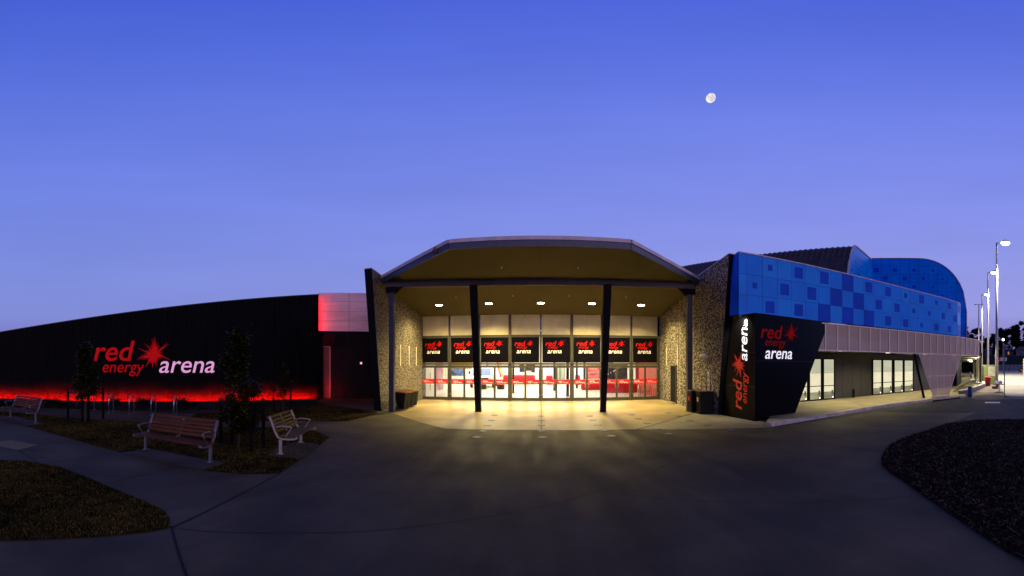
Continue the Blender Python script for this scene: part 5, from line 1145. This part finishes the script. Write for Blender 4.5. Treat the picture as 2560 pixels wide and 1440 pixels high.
b.build('ground_cover', mat('cover_leaf', (.010, .012, .006), .8, var=.5), kind='stuff', label='low dark ground cover filling the bed along the black wall', category='ground cover')

def inpoly(x, y, P):
    c = False; j = len(P)-1
    for i in range(len(P)):
        if (P[i][1] > y) != (P[j][1] > y) and x < (P[j][0]-P[i][0])*(y-P[i][1])/(P[j][1]-P[i][1])+P[i][0]: c = not c
        j = i
    return c
def blades(P, dens, name, label, h, seed, rmax=30):
    rnd = random.Random(seed); x0 = min(p[0] for p in P); x1 = max(p[0] for p in P); y0 = min(p[1] for p in P); y1 = max(p[1] for p in P); b = MB()
    n = int((x1-x0)*(y1-y0)*dens)
    for _ in range(n):
        x, y = rnd.uniform(x0, x1), rnd.uniform(y0, y1)
        if not inpoly(x, y, P) or math.hypot(x, y) > rmax: continue
        pn = math.sin(x*1.9+y*.7)+math.sin(y*2.3-x*1.1)+math.sin(x*4.1)*.6
        b.k = 0 if rnd.random() < .42+.2*pn else (1 if rnd.random() < .6 else 2)
        a = rnd.uniform(0, 2*PI); w = rnd.uniform(.004, .009); hh = h*rnd.uniform(.5, 1.3); lx, ly = rnd.uniform(-.02, .02), rnd.uniform(-.02, .02)
        b.face([(x-math.cos(a)*w, y-math.sin(a)*w, .012), (x+math.cos(a)*w, y+math.sin(a)*w, .012), (x+lx, y+ly, .012+hh)])
    b.build(name, [mat('grass_dark', (.014, .014, .003), .9, spec=.03, var=.4), mat('grass_dry', (.18, .105, .022), .9, spec=.03, var=.4), mat('grass_olive', (.09, .068, .012), .9, spec=.03, var=.4)], kind='stuff', label=label, category='grass')
blades(G1, 1500, 'grass', 'dry brownish mown grass in the near left island', .030, 61, 16)
blades(G2, 700, 'grass', 'dark mown grass around the benches and young trees', .035, 62, 22)
blades(G3, 350, 'grass', 'dark green grass in front of the black wall end', .04, 63)
rnd = random.Random(5); b = MB(); cnt = 0
x0 = min(p[0] for p in M1); x1 = min(24, max(p[0] for p in M1)); y0 = min(p[1] for p in M1); y1 = max(p[1] for p in M1)
for _ in range(60000):
    x, y = rnd.uniform(x0, x1), rnd.uniform(y0, y1); r = math.hypot(x, y)
    if not inpoly(x, y, M1) or r > 18 or (r > 9 and rnd.random() > .5): continue
    a = rnd.uniform(0, PI); l = rnd.uniform(.02, .07); w = rnd.uniform(.005, .014); z = .014+rnd.uniform(0, .03); tl = rnd.uniform(-.02, .03)
    u_ = Vector((math.cos(a)*l, math.sin(a)*l, tl)); q_ = Vector((-math.sin(a)*w, math.cos(a)*w, rnd.uniform(-.006, .006))); P_ = Vector((x, y, z+.01)); b.k = rnd.choices((0, 1, 2), (.66, .22, .12))[0]
    b.face([P_-u_-q_, P_+u_-q_*.4, P_+u_+q_*.7, P_-u_+q_])
b.build('mulch_chips', [mat('chip_dark', (.018, .012, .009), .95, spec=.05, var=.4), mat('chip_brown', (.085, .05, .028), .9, spec=.05, var=.4), mat('chip_grey', (.17, .125, .085), .9, spec=.1, var=.3)], kind='stuff', label='dark bark chips covering the bed at the lower right', category='mulch')

def big_tree(px, r, pyt, wpx, label, seed, n=1500, low=None):
    p = D(px, r); zt_ = ZH(pyt, r); R0 = wpx/2/F*r; rnd = random.Random(seed); t = thing('tree', label, 'tree', (*p, 0), 0, 'dark trees behind the car park'); zl = low if low is not None else zt_*.25
    tr = MB(); tr.tube([(*p, 0), (p[0]+.4, p[1], zt_*.4), (*p, zt_*.8)], .5, 8, .12)
    for _ in range(7): a = rnd.uniform(0, 2*PI); z = rnd.uniform(zl, zt_*.7); tr.tube([(p[0], p[1], z), (p[0]+math.cos(a)*R0*.7, p[1]+math.sin(a)*R0*.7, z+R0*.5)], .18, 5, .05)
    tr.build('trunk', BARK, t)
    cl_ = []
    for _ in range(30):
        h = rnd.uniform(0, 1); wz = R0*math.sqrt(max(.05, 1-(h*1.7-.75)**2)); a = rnd.uniform(0, 2*PI); q = rnd.uniform(.2, .85); cl_.append((p[0]+math.cos(a)*wz*q, p[1]+math.sin(a)*wz*q, zl+(zt_-zl)*(.08+.84*h), R0*rnd.uniform(.14, .30)))
    def fn(rn):
        x, y, z, c = rn.choice(cl_); return (x+rn.gauss(0, c*.6), y+rn.gauss(0, c*.6), min(zt_, max(.5, z+rn.gauss(0, c*.5))))
    m = MB(); leaf_cloud(m, n, fn, r*.0085, rnd, w=(.75, .2, .05)); m.build('crown', [mat('far_leaf', (.006, .008, .006), .8), mat('far_leaf2', (.012, .014, .010), .8), LEAFM], t)
for i, a_ in enumerate(((2418, 185, 806, 46, 'dark round tree seen above the right end of the awning'), (2440, 190, 812, 40, 'dark tree behind the thinnest lamp pole'), (2462, 200, 833, 34, 'low dark tree between the lamp poles'), (2482, 195, 832, 34, 'low dark tree left of the tallest pole'),
                        (2506, 180, 815, 46, 'dark broad tree just right of the tallest lamp pole'), (2530, 185, 812, 44, 'dark tree left of the tallest tree'), (2546, 178, 794, 40, 'tallest dark tree near the right edge'), (2575, 175, 803, 60, 'dark tree cut by the right edge'), (2500, 190, 860, 60, 'low dark tree mass behind the houses'), (2450, 195, 860, 60, 'low dark shrubby tree behind the bluish house'), (2560, 190, 850, 60, 'low dark tree behind the brick house'))):
    big_tree(*a_, 100+i, 5200, 2)

# ------------------------------------------------------------------ bicycle hoops, benches, ground studs
HL = ['first bicycle hoop from the left, glowing red against the wall light', 'second bicycle hoop from the left, half hidden by a young tree', 'third bicycle hoop from the left', 'fourth bicycle hoop from the left', 'fifth bicycle hoop from the left', 'rightmost bicycle hoop above the red bench']
hp = [((173, 1023), (188.5, 1021)), ((222, 1028), (235, 1025)), ((270, 1034), (285, 1029)), ((323, 1036), (335.5, 1032)), ((378, 1039), (389, 1035)), ((434, 1042.5), (442.5, 1037))]
for (n_, f__), lab in zip(hp, HL):
    a, c = Vector(G(*n_)), Vector(G(*f__)); m_ = (a+c)/2; dd_ = (c-a).normalized(); a = m_-dd_*.31; c = m_+dd_*.31
    t = thing('bicycle_hoop', lab, 'bicycle rack', (*m_, 0), 0, 'steel bicycle hoops in a row'); rr_ = (c-a).length/2
    pts = [(*a, 0), (*a, .55)]+[(*(m_-dd_*rr_*math.cos(PI*k/10)), .55+rr_*math.sin(PI*k/10)) for k in range(1, 10)]+[(*c, .55), (*c, 0)]
    MB().tube(pts, .026, 10).build('hoop', STEEL, t, smooth=True)
    for q_ in (a, c): MB().lathe([(.06, 0), (.06, .012)], q_.x, q_.y, .013, 12).build('flange', STEEL, t)
def bench(label, feet, wood, metal, group=None):
    A_, B_ = Vector(feet[0]), Vector(feet[1]); m_ = (A_+B_)/2; L_ = (B_-A_).length; rz = math.atan2(B_.y-A_.y, B_.x-A_.x)
    t = thing('park_bench', label, 'bench', (*m_, .018), rz, group); hl = L_/2
    k = dict(world=False)
    ss = MB()
    for i in range(5): y = -.40+i*.09; ss.box(0, y, .43+.004*abs(2-i), L_+.10, .078, .030)
    st_ = ss.build('seat', wood, t, bevel=.008, **k)
    bs = MB()
    for i in range(5):
        z = .56+i*.082; y = .085+.035*i+.006*i*i; a = .42-.03*i
        c_, s_ = math.cos(PI/2-a*.6), math.sin(PI/2-a*.6); hx = (L_+.02)/2
        u_ = Vector((0, c_*.036, s_*.036)); n_ = Vector((0, s_*.013, -c_*.013)); P_ = Vector((0, y, z))
        r = [P_-u_-n_, P_+u_-n_, P_+u_+n_, P_-u_+n_]
        bs.solid([(-hx, q_.y, q_.z) for q_ in r][::-1], [(hx, q_.y, q_.z) for q_ in r][::-1])
    bs.build('backrest', wood, t, bevel=.006, **k)
    for sx in (-1, 1):
        x = sx*hl
        e = MB(); w = .030
        def strap(P_, th):
            for (y0, z0), (y1, z1) in zip(P_[:-1], P_[1:]):
                d = Vector((y1-y0, z1-z0)).normalized(); n_ = Vector((-d.y, d.x))*th/2
                q_ = [(y0-n_.x, z0-n_.y), (y1-n_.x, z1-n_.y), (y1+n_.x, z1+n_.y), (y0+n_.x, z0+n_.y)]
                e.solid([(x-w, yy, zz) for yy, zz in q_], [(x+w, yy, zz) for yy, zz in q_])
        strap([(-.03, .012), (-.03, .18), (-.03, .36)], .075); strap([(-.46, .425), (-.40, .40), (-.25, .385), (-.05, .385), (.04, .42), (.10, .52), (.16, .66), (.215, .80), (.27, .92)], .045)
        e.box(x, -.03, 0, .10, .16, .02); lg = e.build('leg', metal, t, bevel=.006, **k)
        ar = MB(); ar.tube([(x-sx*.02, .11, .66), (x-sx*.02, -.05, .70), (x-sx*.02, -.26, .69), (x-sx*.02, -.31, .66), (x-sx*.02, -.24, .56), (x-sx*.02, -.17, .45)], .016, 8)
        ar.ball((x-sx*.02, -.31, .67), .028, 5); ar.ball((x-sx*.02, -.17, .455), .024, 5); ar.build('armrest', metal, t, smooth=True, **k)
        MB().ball((x, -.46, .43), .03, 5).build('end_knob', metal, lg, **k)
    c_ = MB(); c_.box(0, .13, .50, .03, .02, .02); c_.tube([(0, .10, .46), (0, .14, .56), (0, .20, .70), (0, .29, .88)], .014, 6); c_.ball((0, .02, .475), .026, 5); c_.build('centre_brace', metal, t, **k)
    return t
bench('red brown slatted bench nearest the camera, left of the dense young tree', (G(366, 1125), G(528, 1157)), WOODR, CASTM)
bench('red brown slatted bench at the far left edge of the photo', (G(28, 1043.5), G(90.5, 1059)), WOODR, CASTM)
ft = (G(749.5, 1107.5), G(698.5, 1137))
def bench3():
    A_, B_ = Vector(ft[0]), Vector(ft[1]); return (tuple(B_), tuple(A_))
bench('yellow slatted bench with pale frames facing right towards the entrance', bench3(), WOODY, CASTP)
STUDS = [(820, 143), (800, 173), (775, 205), (748, 240), (712, 277), (1105, 147), (1105, 173), (1106, 205), (1108, 239), (1112, 278), (1400, 147), (1420, 172), (1450, 203), (1488, 237), (1530, 270), (1658, 139), (1698, 164), (1750, 193), (1808, 226), (1885, 257), (1880, 127), (1940, 148), (2008, 175), (2117, 202), (2262, 232)]
ROW = ['leftmost line of studs', 'centre line of studs', 'line just right of the centre line', 'line crossing the right column shadow', 'line nearest the sign box']; ORDR = ['furthest', 'second furthest', 'middle', 'second nearest', 'nearest']
for i, (x, y) in enumerate(STUDS):
    p = G(900+x/2.438, 980+y/2.438); t = thing('ground_stud', f'round metal stud, {ORDR[i % 5]} of the {ROW[i//5]}', 'ground light', (*p, .004), 0, 'round studs set in the paving')
    MB().lathe([(.15, 0), (.15, .006), (.14, .010)], *p, .004, 20).build('rim', mat('stud_steel', (.10, .11, .17), .55, metal=.2), t); MB().lathe([(.10, 0), (.10, .013)], *p, .004, 18).build('lens', mat('stud_glass', (.12, .14, .24), .4), t)

# ------------------------------------------------------------------ moon
a = AZ(1777); el = math.atan((HZ-245)/F); R_ = 3000; mp_ = Vector((math.sin(a), math.cos(a), 0))*R_; mz = EYE+R_*(HZ-245)/F
rad = 12.6/F*R_*1.02
mm = bpy.data.materials.new('moon_surface'); mm.use_nodes = True; t = mm.node_tree; t.nodes.clear(); o_ = t.nodes.new('ShaderNodeOutputMaterial'); e_ = t.nodes.new('ShaderNodeEmission'); n_ = t.nodes.new('ShaderNodeTexNoise'); r_ = t.nodes.new('ShaderNodeValToRGB'); tc_ = t.nodes.new('ShaderNodeTexCoord')
n_.inputs['Scale'].default_value = .03; n_.inputs['Detail'].default_value = 4; r_.color_ramp.elements[0].position = .40; r_.color_ramp.elements[1].position = .60; r_.color_ramp.elements[0].color = (.68, .60, .72, 1); r_.color_ramp.elements[1].color = (1, .96, .88, 1)
t.links.new(tc_.outputs['Object'], n_.inputs[0]); t.links.new(n_.outputs[0], r_.inputs[0]); t.links.new(r_.outputs[0], e_.inputs[0]); t.links.new(e_.outputs[0], o_.inputs[0]); e_.inputs[1].default_value = 1.0
m = MB(); m.ball((0, 0, 0), rad, 16, (1, 1, .84)); q_ = math.radians(-36)
m.v = [(x*math.cos(q_)+z*math.sin(q_), y, (-x*math.sin(q_)+z*math.cos(q_))*.82) for x, y, z in m.v]; mo = m.build('moon', mm, smooth=True); mo.location = (mp_.x, mp_.y, mz)
tag(mo, 'pale gibbous moon high in the dusk sky', 'moon')
